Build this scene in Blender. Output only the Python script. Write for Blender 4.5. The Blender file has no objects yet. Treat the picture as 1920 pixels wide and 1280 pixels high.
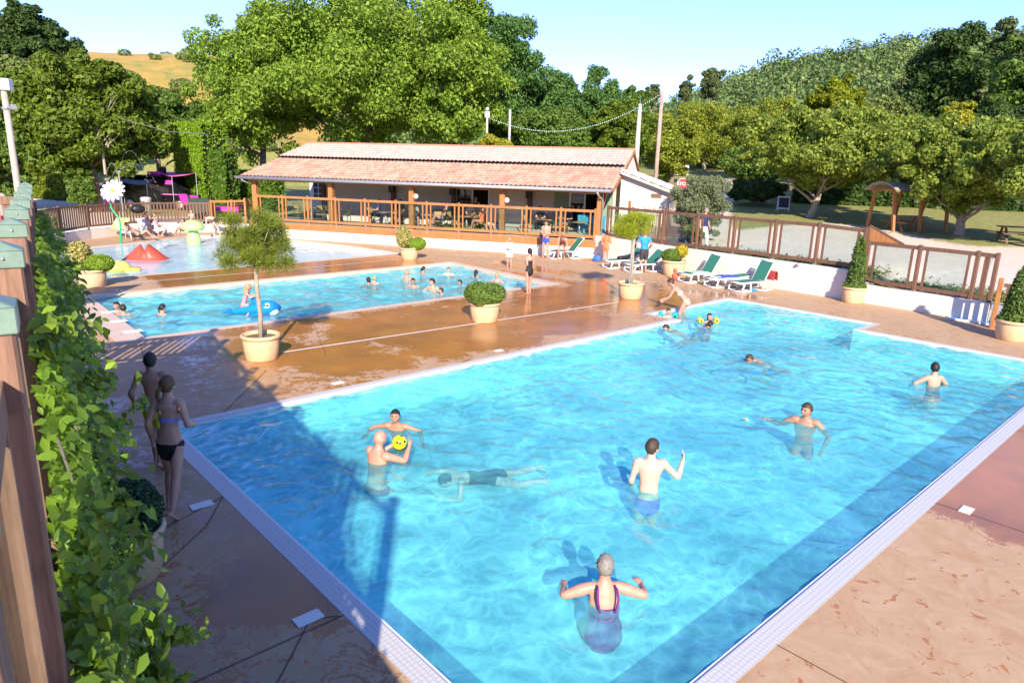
import bpy, bmesh, math, random
import numpy as np
from mathutils import Vector, Matrix, noise
from mathutils.geometry import delaunay_2d_cdt
PI=math.pi; R_=math.radians
sc=bpy.context.scene; COL=sc.collection
# ---------------------------------------------------------------- camera
CAMH=4.0; FPX=1280.0
_p,_rl,_yw=.24682,.029662,.827995
FW=Vector((math.cos(_p)*math.cos(_yw),math.cos(_p)*math.sin(_yw),-math.sin(_p)))
_r=Vector((math.sin(_yw),-math.cos(_yw),0)); _u=_r.cross(FW)
RT=_r*math.cos(_rl)+_u*math.sin(_rl); UP=-_r*math.sin(_rl)+_u*math.cos(_rl)
cam=bpy.data.cameras.new('camera'); cob=bpy.data.objects.new('camera',cam); COL.objects.link(cob); sc.camera=cob
cam.sensor_width=36; cam.lens=24; cam.clip_start=.05; cam.clip_end=3000
M4=Matrix((RT,UP,-FW)).transposed().to_4x4(); M4.translation=(0,0,CAMH); cob.matrix_world=M4
# ---------------------------------------------------------------- sky and sun
SUN_AZ=54.; SUN_EL=27.          # azimuth the shadows point to, sun elevation
w=bpy.data.worlds.new("World"); sc.world=w; w.use_nodes=True
nt=w.node_tree; bg=nt.nodes['Background']; sk=nt.nodes.new('ShaderNodeTexSky'); sk.sky_type='NISHITA'; sk.sun_disc=False
sk.sun_elevation=R_(SUN_EL); sk.sun_rotation=R_(90-SUN_AZ+180); sk.air_density=.8; sk.dust_density=.0; sk.ozone_density=3; sk.altitude=200
mx=nt.nodes.new('ShaderNodeMix'); mx.data_type='RGBA'; mx.blend_type='MULTIPLY'; mx.inputs[0].default_value=1; mx.inputs[7].default_value=(.86,.84,1.22,1); nt.links.new(sk.outputs[0],mx.inputs[6]); nt.links.new(mx.outputs[2],bg.inputs[0]); bg.inputs[1].default_value=.15
sl=bpy.data.lights.new('sun','SUN'); sl.energy=4.5; sl.angle=R_(.5); sl.color=(1,.88,.70)
so=bpy.data.objects.new('sun',sl); COL.objects.link(so)
SD=Vector((math.cos(R_(SUN_AZ))*math.cos(R_(SUN_EL)),math.sin(R_(SUN_AZ))*math.cos(R_(SUN_EL)),-math.sin(R_(SUN_EL))))
so.rotation_euler=SD.to_track_quat('-Z','Y').to_euler()
sc.view_settings.view_transform='Standard'; sc.view_settings.look='None'; sc.view_settings.gamma=1; sc.view_settings.use_curve_mapping=False
sc.view_settings.exposure=1.1
sc.cycles.max_bounces=8; sc.cycles.transparent_max_bounces=12; sc.cycles.caustics_refractive=False; sc.cycles.caustics_reflective=False
sc.cycles.diffuse_bounces=3; sc.cycles.glossy_bounces=3; sc.cycles.sample_clamp_indirect=6
# ---------------------------------------------------------------- where a sight line meets the world
def ray(px,py): return FW*FPX+RT*(px-960)-UP*(py-640)
def at(px,py,z=0.):
    d=ray(px,py); return Vector((0,0,CAMH))+d*((z-CAMH)/d.z)
def onplane(px,py,P,D):
    n=Vector((-D[1],D[0],0)); d=ray(px,py); o=Vector((0,0,CAMH)); return o+d*((Vector(P)-o).dot(n)/d.dot(n))
def atdist(px,py,D):
    d=ray(px,py); h=math.hypot(d.x,d.y); return Vector((0,0,CAMH))+d*(D/h)
# ---------------------------------------------------------------- object helpers
def tag(o,label=None,cat=None,group=None,kind=None):
    if label: o['label']=label
    if cat: o['category']=cat
    if group: o['group']=group
    if kind: o['kind']=kind
    return o
def thing(name,label,cat,loc=(0,0,0),rz=0,group=None):
    o=bpy.data.objects.new(name,None); COL.objects.link(o); o.location=loc; o.rotation_euler=(0,0,rz); o.empty_display_size=.2
    return tag(o,label,cat,group)
def link(name,me,parent=None,mats=()):
    for m in mats: me.materials.append(m)
    o=bpy.data.objects.new(name,me); COL.objects.link(o)
    if parent: o.parent=parent
    return o
def copytree(o,parent=None):
    c=o.copy(); COL.objects.link(c)
    if parent: c.parent=parent
    for ch in list(o.children): copytree(ch,c)
    return c
class MB:
    def __init__(s): s.v=[];s.f=[];s.m=[]
    def add(s,v,f,m=0):
        n=len(s.v); s.v+= [tuple(a) for a in v]; s.f+=[tuple(i+n for i in a) for a in f]; s.m+=[m]*len(f); return s
    def box(s,c,d,rz=0,m=0,tilt=None):
        x,y,z=[a/2 for a in d]; v=[Vector((a,b,e)) for a in(-x,x) for b in(-y,y) for e in(-z,z)]
        if tilt is not None: v=[tilt@a for a in v]
        if rz: q=Matrix.Rotation(rz,3,'Z'); v=[q@a for a in v]
        v=[a+Vector(c) for a in v]
        return s.add(v,[(0,1,3,2),(4,6,7,5),(0,4,5,1),(2,3,7,6),(0,2,6,4),(1,5,7,3)],m)
    def beam(s,a,b,wd,ht,m=0,up=(0,0,1)):
        a=Vector(a);b=Vector(b);d=(b-a).normalized();up=Vector(up)
        if abs(d.dot(up))>.98: up=Vector((1,0,0))
        x=d.cross(up).normalized(); y=x.cross(d).normalized()
        v=[p+x*i*wd/2+y*j*ht/2 for p in(a,b) for i,j in((-1,-1),(1,-1),(1,1),(-1,1))]
        return s.add(v,[(3,2,1,0),(4,5,6,7),(0,1,5,4),(1,2,6,5),(2,3,7,6),(3,0,4,7)],m)
    def tube(s,pts,rad,n=8,m=0,cap=True,flat=1.):
        pts=[Vector(p) for p in pts]; k=len(pts)
        if not hasattr(rad,'__len__'): rad=[rad]*k
        V=[];prev=None
        for i,p in enumerate(pts):
            d=(pts[min(i+1,k-1)]-pts[max(i-1,0)])
            d=d.normalized() if d.length>1e-9 else Vector((0,0,1))
            if prev is None:
                a=Vector((0,0,1)) if abs(d.z)<.9 else Vector((1,0,0)); x=d.cross(a).normalized()
            else:
                x=(prev-d*prev.dot(d)); x=x.normalized() if x.length>1e-6 else d.orthogonal().normalized()
            prev=x; y=d.cross(x)
            V+=[p+(x*math.cos(2*PI*j/n)+y*math.sin(2*PI*j/n)*flat)*rad[i] for j in range(n)]
        F=[(i*n+j,i*n+(j+1)%n,(i+1)*n+(j+1)%n,(i+1)*n+j) for i in range(k-1) for j in range(n)]
        if cap: F+=[tuple(range(n-1,-1,-1)),tuple((k-1)*n+j for j in range(n))]
        return s.add(V,F,m)
    def lathe(s,prof,c=(0,0,0),n=32,m=0):
        V=[(c[0]+r*math.cos(2*PI*j/n),c[1]+r*math.sin(2*PI*j/n),c[2]+z) for r,z in prof for j in range(n)]
        F=[(i*n+j,i*n+(j+1)%n,(i+1)*n+(j+1)%n,(i+1)*n+j) for i in range(len(prof)-1) for j in range(n)]
        return s.add(V,F,m)
    def ball(s,c,r,n=12,m=0,sc_=(1,1,1)):
        V=[];k=n//2
        for i in range(k+1):
            a=PI*i/k
            for j in range(n): b=2*PI*j/n; V.append((c[0]+r*sc_[0]*math.sin(a)*math.cos(b),c[1]+r*sc_[1]*math.sin(a)*math.sin(b),c[2]+r*sc_[2]*math.cos(a)))
        F=[(i*n+j,(i+1)*n+j,(i+1)*n+(j+1)%n,i*n+(j+1)%n) for i in range(k) for j in range(n)]
        return s.add(V,F,m)
    def prism(s,poly,z0,z1,m=0):
        n=len(poly)
        return s.add([(a[0],a[1],z0) for a in poly]+[(a[0],a[1],z1) for a in poly],[tuple(range(n-1,-1,-1)),tuple(range(n,2*n))]+[(i,(i+1)%n,n+(i+1)%n,n+i) for i in range(n)],m)
    def build(s,name,mats,parent=None,smooth=False,bevel=0):
        me=bpy.data.meshes.new(name); me.from_pydata(s.v,[],s.f); mats=mats if isinstance(mats,(list,tuple)) else [mats]
        for m in mats: me.materials.append(m)
        if len(mats)>1: me.polygons.foreach_set('material_index',s.m)
        if smooth: me.polygons.foreach_set('use_smooth',[True]*len(me.polygons))
        me.update()
        if bevel:
            b=bmesh.new(); b.from_mesh(me)
            try: bmesh.ops.bevel(b,geom=[e for e in b.edges if len(e.link_faces)==2 and e.calc_face_angle(0)>.6],offset=bevel,segments=1,affect='EDGES')
            except Exception: pass
            b.to_mesh(me); b.free()
        o=bpy.data.objects.new(name,me); COL.objects.link(o)
        if parent: o.parent=parent
        return o
def npmesh(name,V,F,mats,smooth=False,mi=None):
    """V (n,3) F (m,k) arrays"""
    V=np.asarray(V,dtype=np.float32); F=np.asarray(F,dtype=np.int32); me=bpy.data.meshes.new(name)
    me.vertices.add(len(V)); me.vertices.foreach_set('co',V.ravel()); k=F.shape[1]
    me.loops.add(F.size); me.loops.foreach_set('vertex_index',F.ravel())
    me.polygons.add(len(F)); me.polygons.foreach_set('loop_start',np.arange(0,F.size,k,dtype=np.int32))
    for m in mats: me.materials.append(m)
    if mi is not None: me.polygons.foreach_set('material_index',np.asarray(mi,dtype=np.int32))
    if smooth: me.polygons.foreach_set('use_smooth',np.ones(len(F),dtype=bool))
    me.update(calc_edges=True); me.validate(); return me
# ---------------------------------------------------------------- materials
class NT:
    def __init__(s,name):
        s.m=bpy.data.materials.new(name); s.m.use_nodes=True; s.t=s.m.node_tree; s.b=s.t.nodes['Principled BSDF']; s.out=s.t.nodes['Material Output']; s.tc=None
    def n(s,t,**k):
        x=s.t.nodes.new('ShaderNode'+t)
        for a,b in k.items(): setattr(x,a,b)
        return x
    def l(s,a,b): s.t.links.new(a,b)
    def co(s,kind='Object'):
        if s.tc is None: s.tc=s.n('TexCoord')
        return s.tc.outputs[kind]
    def noise(s,scale,detail=4,rough=.55,src=None,dist=0,stretch=None):
        x=s.n('TexNoise'); x.inputs['Scale'].default_value=scale; x.inputs['Detail'].default_value=detail; x.inputs['Roughness'].default_value=rough; x.inputs['Distortion'].default_value=dist
        src=src or s.co()
        if stretch:
            mp=s.n('Mapping'); mp.inputs['Scale'].default_value=stretch; s.l(src,mp.inputs[0]); src=mp.outputs[0]
        s.l(src,x.inputs['Vector']); return x.outputs['Fac']
    def ramp(s,f,stops):
        x=s.n('ValToRGB'); e=x.color_ramp.elements
        while len(e)<len(stops): e.new(.5)
        for q,(p,c) in zip(e,stops): q.position=p; q.color=(*c,1) if hasattr(c,'__len__') else (c,c,c,1)
        s.l(f,x.inputs[0]); return x.outputs[0]
    def mix(s,f,a,b,mode='MIX'):
        x=s.n('Mix',data_type='RGBA',blend_type=mode)
        for sock,v in((x.inputs[0],f),(x.inputs[6],a),(x.inputs[7],b)):
            if isinstance(v,(int,float)): sock.default_value=v
            elif isinstance(v,(tuple,list)): sock.default_value=(*v,1)
            else: s.l(v,sock)
        return x.outputs[2]
    def math(s,op,a,b=None,c=None,clamp=False):
        x=s.n('Math',operation=op,use_clamp=clamp)
        for i,v in enumerate((a,b,c)):
            if v is None: continue
            if isinstance(v,(int,float)): x.inputs[i].default_value=v
            else: s.l(v,x.inputs[i])
        return x.outputs[0]
    def bump(s,h,st=.3,d=.02):
        x=s.n('Bump'); x.inputs['Strength'].default_value=st; x.inputs['Distance'].default_value=d; s.l(h,x.inputs['Height']); s.l(x.outputs[0],s.b.inputs['Normal']); return x
    def set(s,col=None,rough=None,**k):
        for nm,v in(('Base Color',col),('Roughness',rough),*k.items()):
            if v is None: continue
            i=s.b.inputs[nm]
            if isinstance(v,(tuple,list)): i.default_value=(*v,1)
            elif isinstance(v,(int,float)): i.default_value=v
            else: s.l(v,i)
        return s.m
def mat(name,c,rough=.6,var=.18,scale=6,bump=.0,metal=0,spec=.5,**k):
    q=NT(name); f=q.noise(scale,5,.6)
    lo=tuple(a*(1-var) for a in c); hi=tuple(min(1,a*(1+var)) for a in c)
    q.set(q.ramp(f,[(.3,lo),(.7,hi)]),rough,Metallic=metal); q.b.inputs['Specular IOR Level'].default_value=spec
    if bump: q.bump(q.noise(scale*6,4),bump,.01)
    for a,b in k.items(): q.b.inputs[a].default_value=b
    return q.m
def leafmat(name,c,var=.45,tr=.35,hue=0.,rough=.55):
    q=NT(name); g=q.n('NewGeometry'); r=g.outputs['Random Per Island']
    lo=tuple(a*(1-var) for a in c); hi=(min(1,c[0]*(1+var)+hue),min(1,c[1]*(1+var*.9)),c[2]*(1+var*.3))
    col=q.ramp(r,[(0,lo),(.5,c),(1,hi)])
    q.set(col,rough); q.b.inputs['Specular IOR Level'].default_value=.25
    t=q.n('BsdfTranslucent'); q.l(q.mix(.5,col,(c[0]*1.6,c[1]*1.7,c[2]*.6)),t.inputs[0])
    m=q.n('MixShader'); m.inputs[0].default_value=tr; q.l(q.b.outputs[0],m.inputs[1]); q.l(t.outputs[0],m.inputs[2]); q.l(m.outputs[0],q.out.inputs[0])
    return q.m
def woodmat(name,c,dark=.6,rough=.6,sc_=1.):
    q=NT(name); f=q.noise(2.2*sc_,5,.65,stretch=(9,9,1)); f2=q.noise(1.3*sc_,3,.5)
    col=q.mix(q.ramp(f2,[(.35,0.),(.7,.45)]),q.ramp(f,[(.3,tuple(a*dark for a in c)),(.62,c)]),tuple(a*1.25 for a in c))
    q.set(col,rough); q.bump(f,.3,.006); return q.m
def glassmat(name,tint=(.86,.93,.92),refl=.12):
    q=NT(name); tr=q.n('BsdfTransparent'); tr.inputs[0].default_value=(*tint,1); g=q.n('BsdfGlossy'); g.inputs['Roughness'].default_value=.02
    fr=q.n('LayerWeight'); fr.inputs[0].default_value=.5; f=q.math('MULTIPLY_ADD',q.math('POWER',fr.outputs['Facing'],5.),.9,.035)
    m=q.n('MixShader'); q.l(f,m.inputs[0]); q.l(tr.outputs[0],m.inputs[1]); q.l(g.outputs[0],m.inputs[2]); q.l(m.outputs[0],q.out.inputs[0]); return q.m
M={}
M['glass']=glassmat('clear_glass')
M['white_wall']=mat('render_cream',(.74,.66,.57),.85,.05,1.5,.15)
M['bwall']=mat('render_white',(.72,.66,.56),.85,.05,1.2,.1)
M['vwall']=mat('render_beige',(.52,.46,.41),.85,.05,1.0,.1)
M['orange_wood']=woodmat('stained_orange_wood',(.40,.165,.05))
M['brown_wood']=woodmat('brown_timber',(.17,.085,.05))
M['post_wood']=woodmat('weathered_post_wood',(.27,.145,.09),.42,.7,2.6)
M['cap']=mat('green_patina_cap',(.17,.25,.19),.45,.15,20,.1)
M['galv']=mat('galvanised_metal',(.45,.46,.46),.4,.1,8,0,.6)
M['white_plastic']=mat('white_plastic',(.8,.79,.77),.35,.03,4)
M['green_sling']=mat('green_mesh_fabric',(.03,.17,.115),.7,.15,60,.2)
M['concrete']=mat('pole_concrete',(.45,.42,.37),.8,.2,5,.2)
M['black']=mat('black_plastic',(.015,.015,.016),.45,.2,8)
M['steel']=mat('steel',(.6,.6,.6),.3,.05,5,0,.9)
# ---------------------------------------------------------------- terrain, deck, pools
UX=Vector((math.cos(R_(81.8)),math.sin(R_(81.8)),0)); WX=Vector((UX.y,-UX.x,0))      # terrace fence direction, and to its right
def F_(t,lat=0,z=0): return UX*t+WX*lat+Vector((0,0,z))
BA=Vector((16.42,35.4,0)); BD=Vector((.5155,-.8569,0)).normalized(); BI=Vector((-BD.y,BD.x,0))  # bar terrace: left end, along, inward
def B_(s,d=0,z=0): return BA+BD*s+BI*d+Vector((0,0,z))
WALLL=[(-1,13.2),(1.0,24),(3.2,33),(6.22,38.17),(7.6,39.7),(9.08,40.78),(10.3,41.3),(11.6,41.4),(12.9,41.2),(13.84,40.77),(14.59,40.0),(15.33,38.19),(16.42,35.4)]
WALLR=[(24.75,20.9),(24.38,17.4),(24.14,13.9),(24.0,10.6),(23.93,9.0),(23.85,7.3),(23.78,5.7),(23.7,4.0),(23.6,0),(23.4,-5)]
TC=F_(11.3)
SITE=[tuple(a) for a in WALLL]+[tuple(B_(16.27)[:2])]+WALLR+[(-7,-5),(-7,13.2)]
def smooth(x): x=max(0.,min(1.,x)); return x*x*(3-2*x)
def lerp(x,t):
    for (a,b),(c,d) in zip(t,t[1:]):
        if x<=c: return b+(d-b)*max(0,(x-a))/(c-a)
    return t[-1][1]
EL=[(-40,8),(8,8.1),(13.4,8.0),(18,8.2),(23,7.9),(28.4,7.1),(31,6.1),(34,4.9),(37,3.8),(41,2.7),(48,2.2),(58,4.),(65,5.6),(70,6.5),(76,6.3),(80,6.2),(84,6.5),(120,7),(200,6)]
RD=[(-40,230),(30,260),(45,240),(60,190),(70,170),(200,170)]
def terr(x,y):
    D=math.hypot(x,y); az=math.degrees(math.atan2(y,x))
    k=smooth((az-45)/20.)
    b=.92*(1-k)+.47*k
    if x>10: b-=.33*(1-k)*smooth((9.3-y)/.8)*smooth((32-D)/5)
    b+=(.055*(1-k)+.012*k)*max(0,min(D,120)-32)
    if D>95:
        rd=lerp(az,RD); e=lerp(az,EL); top=4+rd*math.tan(R_(e)); s=smooth((D-(95 if k<.5 else 75))/(rd-90))
        b=b+(top-b)*s
        if D>rd: b-=(D-rd)*.05
        b+=1.8*noise.noise((x*.02,y*.02,3))*s
    return b+.05*noise.noise((x*.3,y*.3,0))
def ground(px,py,z0=None):
    d=ray(px,py); h=math.hypot(d.x,d.y); D=8.
    while D<400:
        p=Vector((0,0,CAMH))+d*(D/h)
        if p.z<=terr(p.x,p.y): return p
        D+=.1
    return p
def cdt(pts,edges,name,mats,zf,keep,smooth_=False):
    v,e,f,_,_,_=delaunay_2d_cdt([Vector(p[:2]) for p in pts],edges,[],0,1e-4)
    V=[(a.x,a.y,zf(a.x,a.y)) for a in v]; Fc=[]
    for t in f:
        c=sum((v[i] for i in t),Vector((0,0)))/len(t)
        if keep(c.x,c.y):
            a,b,c2=(v[t[0]],v[t[1]],v[t[2]]); 
            Fc.append(tuple(t) if (b-a).cross(c2-a)>0 else tuple(reversed(t)))
    me=bpy.data.meshes.new(name); me.from_pydata(V,[],Fc)
    for m in mats: me.materials.append(m)
    if smooth_: me.polygons.foreach_set('use_smooth',[True]*len(me.polygons))
    me.update(); return me
def inside(x,y,P):
    r=False; n=len(P)
    for i in range(n):
        x1,y1=P[i][:2];x2,y2=P[(i+1)%n][:2]
        if (y1>y)!=(y2>y) and x<(x2-x1)*(y-y1)/(y2-y1)+x1: r=not r
    return r
def offset(P,d):
    """shift polygon outwards by d (ccw polygon)"""
    n=len(P); out=[]
    for i in range(n):
        a=Vector(P[i-1][:2]);b=Vector(P[i][:2]);c=Vector(P[(i+1)%n][:2])
        e1=(b-a).normalized();e2=(c-b).normalized(); n1=Vector((e1.y,-e1.x));n2=Vector((e2.y,-e2.x))
        m=(n1+n2); m=m/m.length_squared*2 if m.length>1e-6 else n1
        out.append(tuple(b+m*d))
    return out
# ground material: sandy gravel with grass further out, dry grass hill on the left
q=NT('sand_and_grass'); g=q.n('NewGeometry'); pos=g.outputs['Position']; sx=q.n('SeparateXYZ'); q.l(pos,sx.inputs[0])
n1=q.noise(.35,6,.6,pos); n2=q.noise(3.5,6,.7,pos); n3=q.noise(.09,4,.5,pos)
sand=q.ramp(n2,[(.3,(.56,.46,.35)),(.7,(.70,.60,.48))]); grass=q.ramp(n2,[(.3,(.15,.17,.035)),(.7,(.34,.31,.09))])
gold=q.ramp(q.math('ADD',q.math('MULTIPLY',n1,.6),q.math('MULTIPLY',q.noise(.05,6,.75,pos,0,(1,1,3)),.4)),[(.34,(.14,.17,.03)),(.45,(.30,.23,.045)),(.58,(.46,.27,.06))])
# masks
vc=q.n('VertexColor',layer_name='mask'); sp=q.n('SeparateColor'); q.l(vc.outputs[0],sp.inputs[0])
mg=q.math('ADD',sp.outputs[0],q.math('MULTIPLY',q.math('SUBTRACT',n2,.5),1.1)); mg=q.ramp(mg,[(.42,0.),(.58,1.)])
mh=q.math('ADD',sp.outputs[1],q.math('MULTIPLY',q.math('SUBTRACT',n1,.5),.5)); mh=q.ramp(mh,[(.42,0.),(.58,1.)])
c=q.mix(mh,q.mix(mg,sand,grass),gold); q.set(c,.95); q.bump(q.noise(5,4,.6,pos),.25,.02); M['ground']=q.m
rng=random.Random(7)
pts=[];R=0
for i in range(len(SITE)): pts.append(SITE[i])
edges=[(i,(i+1)%len(SITE)) for i in range(len(SITE))]
rad=[8,14]; 
while rad[-1]<1500: rad.append(rad[-1]*(1.035 if rad[-1]<90 else 1.06))
for r in rad:
    for k in range(220):
        a=-PI+2*PI*k/220
        x,y=r*math.cos(a),r*math.sin(a)
        if not inside(x,y,SITE): pts.append((x,y))
me=cdt(pts,edges,'ground',[M['ground']],terr,lambda x,y:not inside(x,y,SITE),True)
ca=me.color_attributes.new('mask','FLOAT_COLOR','POINT')
def gmask(x,y):
    D=math.hypot(x,y); az=math.degrees(math.atan2(y,x)); gr=0.; go=0.
    if az<50:                                      # right of the building
        # sandy strip next to the fence, lawn under the trees
        gr=smooth((D-38-3*math.sin(az*.35))/5.)
        rd=abs(az-(33-(D-30)*.04)); gr*=smooth((rd-1.6)/1.2) if D>24 else 1    # drive
        if D>70: gr=max(gr,smooth((D-70)/20.))
        gr=max(gr,.5*smooth((27.2-x)/1.)*smooth((x-23)/1.) if y<20 else 0)
    elif az<62: gr=.75
    else: gr=.6*smooth((D-44)/3.)*(1-smooth((az-77)/2.)); gr=max(gr,smooth((D-70)/10))
    if az>62 and D>95: go=smooth((D-95)/20.)*1.
    return gr,go
ca.data.foreach_set('color',np.array([(*gmask(v.co.x,v.co.y),0,1) for v in me.vertices],dtype=np.float32).ravel())
tag(link('ground',me),kind='structure')
# ---- deck
POOL=[(2.85,2.45),(19.35,2.45),(19.35,7.2),(20.6,7.2),(20.6,11.72),(16.35,11.72),(16.35,10.75),(2.85,10.75)]
POOLO=[(2.6,2.2),(19.55,2.2),(19.55,7.0),(20.78,7.0),(20.78,11.9),(16.15,11.9),(16.15,10.95),(2.6,10.95)]
MID=[(4.08,16.98),(17.6,17.25),(17.9,23.6),(4.17,23.0)]
MIDO=[(3.45,16.72),(17.95,17.0),(18.25,23.9),(3.55,23.3)]
KID=[(4.6,26.1),(6.1,26.5),(10.87,26.84),(17.75,27.4),(17.3,30.92),(16.23,34.2),(14.99,37.1),(14.32,38.4),(12.72,39.3),(11.82,38.9),(9.28,37.17),(6.58,35.8),(5.0,33)]
KIDO=offset(KID,.22)
q=NT('stamped_concrete'); g=q.n('NewGeometry'); pos=g.outputs['Position']; sx=q.n('SeparateXYZ'); q.l(pos,sx.inputs[0]); X,Y=sx.outputs[0],sx.outputs[1]
def band(v,a,b,s): return q.math('MULTIPLY',q.math('SMOOTH_MIN' if 0 else 'MULTIPLY',q.math('MULTIPLY_ADD',v,1/s,-a/s,True),1.),q.math('MULTIPLY_ADD',v,-1/s,b/s,True))
big=q.noise(.55,5,.62,pos,.8); fine=q.noise(2.6,8,.72,pos,1.2); crk=q.noise(.9,6,.7,pos,2.5)
b1=q.math('MULTIPLY',band(Y,10.6,17.4,1.1),band(X,3.2,23,3.))       # between the two big pools
b2=q.math('MULTIPLY',band(Y,23.1,27.,.5),band(X,6,17.6,1.))          # between family and toddler pools
b3=q.math('MULTIPLY',band(X,-1,3.1,.6),band(Y,3.,15,2.))             # walkway on the left
b4=q.math('MULTIPLY',band(Y,-4,2.9,.5),band(X,8.8,17,1.2))            # near edge on the right
b5=q.math('MULTIPLY',band(X,17.5,21,.8),band(Y,16,24,1.2))
s_=q.math('ADD',q.math('MULTIPLY',b1,.232),q.math('MULTIPLY',b2,.42)); s_=q.math('ADD',s_,q.math('MULTIPLY',b3,.12)); s_=q.math('ADD',s_,q.math('MULTIPLY',b4,.46)); s_=q.math('ADD',s_,q.math('MULTIPLY',b5,.14))
fld=q.math('ADD',q.math('ADD',q.math('MULTIPLY',big,.75),q.math('MULTIPLY',fine,.35)),s_)
veins=q.ramp(q.math('ABSOLUTE',q.math('SUBTRACT',crk,.5)),[(.0,.10),(.03,0.)])
fld=q.math('ADD',fld,veins)
spots=q.math('MULTIPLY',q.ramp(q.noise(6.5,5,.65,pos,.6),[(.60,0.),(.63,.3)]),q.ramp(q.noise(.8,3,.5,pos),[(.42,0.),(.56,1.)])); fld=q.math('ADD',fld,spots); wet=q.ramp(fld,[(.690,0.),(.712,1.)])
tone=q.noise(.8,5,.6,pos); joint=q.noise(30,3,.5,pos)
dry=q.mix(q.ramp(fine,[(.35,0.),(.7,1.)]),q.mix(tone,(.39,.215,.105),(.49,.31,.17)),(.53,.365,.22)); wc=q.mix(q.ramp(tone,[(.35,0.),(.65,1.)]),(.30,.13,.045),(.46,.19,.05))
q.set(q.mix(wet,dry,wc),q.ramp(wet,[(0,.75),(1,.13)])); q.bump(q.math('ADD',q.math('MULTIPLY',fine,1.),q.math('MULTIPLY',joint,.3)),.12,.02)
q.b.inputs['Specular IOR Level'].default_value=.38; M['deck']=q.m
allp=[SITE,POOLO,MIDO,KIDO]; pts=[];edges=[]
for P in allp:
    n=len(pts); pts+=[tuple(a)[:2] for a in P]; edges+=[(n+i,n+(i+1)%len(P)) for i in range(len(P))]
inpool=lambda x,y:inside(x,y,POOLO) or inside(x,y,MIDO) or inside(x,y,KIDO)
me=cdt(pts,edges,'pool_deck',[M['deck']],lambda x,y:0.,lambda x,y:inside(x,y,SITE) and not inpool(x,y))
tag(link('pool_deck',me),kind='structure')
def ring(name,inner,outer,mat_,z=0.004,drop=.12,skip=()):
    n=len(inner); mb=MB(); o=[(a[0],a[1],z) for a in outer]; i_=[(a[0],a[1],z) for a in inner]; il=[(a[0],a[1],z-drop) for a in inner]; ol=[(a[0],a[1],-.02) for a in outer]
    for k in range(n):
        j=(k+1)%n; mb.add([o[k],o[j],i_[j],i_[k]],[(0,1,2,3)]); mb.add([i_[k],i_[j],il[j],il[k]],[(0,1,2,3)]); mb.add([ol[k],ol[j],o[j],o[k]],[(0,1,2,3)])
    b=mb.build(name,mat_); return tag(b,kind='structure')
# overflow grating: white slats across the channel
q=NT('white_overflow_grating'); g=q.n('NewGeometry'); pos=g.outputs['Position']
wv=q.n('TexWave',wave_type='BANDS',bands_direction='DIAGONAL'); wv.inputs['Scale'].default_value=0
sx=q.n('SeparateXYZ'); q.l(pos,sx.inputs[0])
def comb(v,p,wd): 
    f=q.math('FRACT',q.math('MULTIPLY',v,1/p)); return q.math('LESS_THAN',f,wd)
gx=comb(sx.outputs[0],.05,.24); gy=comb(sx.outputs[1],.05,.24); fx=comb(sx.outputs[0],.012,.3); fy=comb(sx.outputs[1],.012,.3)
ln=q.math('ADD',gx,gy,None,True); f2=q.math('MULTIPLY',fx,fy)
col=q.mix(q.math('MULTIPLY',ln,.35),(.60,.58,.55),(.22,.24,.27)); col=q.mix(q.math('MULTIPLY',f2,.3),col,(.3,.32,.35)); q.set(col,.45); M['grating']=q.m
M['coping']=mat('beige_coping',(.62,.46,.34),.6,.08,3,.1)
M['coping_white']=mat('white_coping',(.78,.74,.68),.5,.04,3)
mb_pool=offset(POOL,.04)
ring('overflow_channel',mb_pool,POOLO,M['grating'])
ring('pool_edge',POOL,mb_pool,M['coping_white'],-.012,.10)
ring('pool_coping',MID,MIDO,M['coping']); ring('wading_pool_coping',KID,KIDO,M['coping'])
# pool shells
q=NT('pale_blue_pool_liner'); g=q.n('NewGeometry'); q.set(q.ramp(q.noise(.6,3,.5,g.outputs['Position']),[(.3,(.34,.74,.80)),(.7,(.46,.84,.87))]),.55); M['liner']=q.m
M['liner2']=mat('turquoise_pool_liner',(.42,.80,.84),.55,.04,.6)
M['liner3']=mat('white_pool_liner',(.72,.80,.80),.55,.03,.6)
def shell(name,P,zf,mat_,top=-.02):
    pts=[tuple(a) for a in P]; n=len(P); ed=[(i,(i+1)%n) for i in range(n)]
    xs=[a[0] for a in P];ys=[a[1] for a in P]
    x=min(xs)+.5
    while x<max(xs):
        y=min(ys)+.5
        while y<max(ys):
            if inside(x,y,P): pts.append((x,y))
            y+=1.
        x+=1.
    me=cdt(pts,ed,name,[mat_],zf,lambda x,y:inside(x,y,P))
    b=bmesh.new(); b.from_mesh(me)
    be=[e for e in b.edges if len(e.link_faces)==1]
    for e in be:
        a,c=e.verts; v=[b.verts.new((a.co.x,a.co.y,top)),b.verts.new((c.co.x,c.co.y,top))]; b.faces.new((a,c,v[1],v[0]))
    bmesh.ops.recalc_face_normals(b,faces=b.faces); b.to_mesh(me); b.free(); return tag(link(name,me),kind='structure')
zmain=lambda x,y: -.50-.12*smooth((x-3)/14.) if y<10.8 else -.26
shell('swimming_pool_basin',POOL,zmain,M['liner'],-.113)
shell('family_pool_basin',MID,lambda x,y:-.48,M['liner2'],-.118)
shell('wading_pool_basin',KID,lambda x,y:-.20,M['liner3'],-.118)
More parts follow.
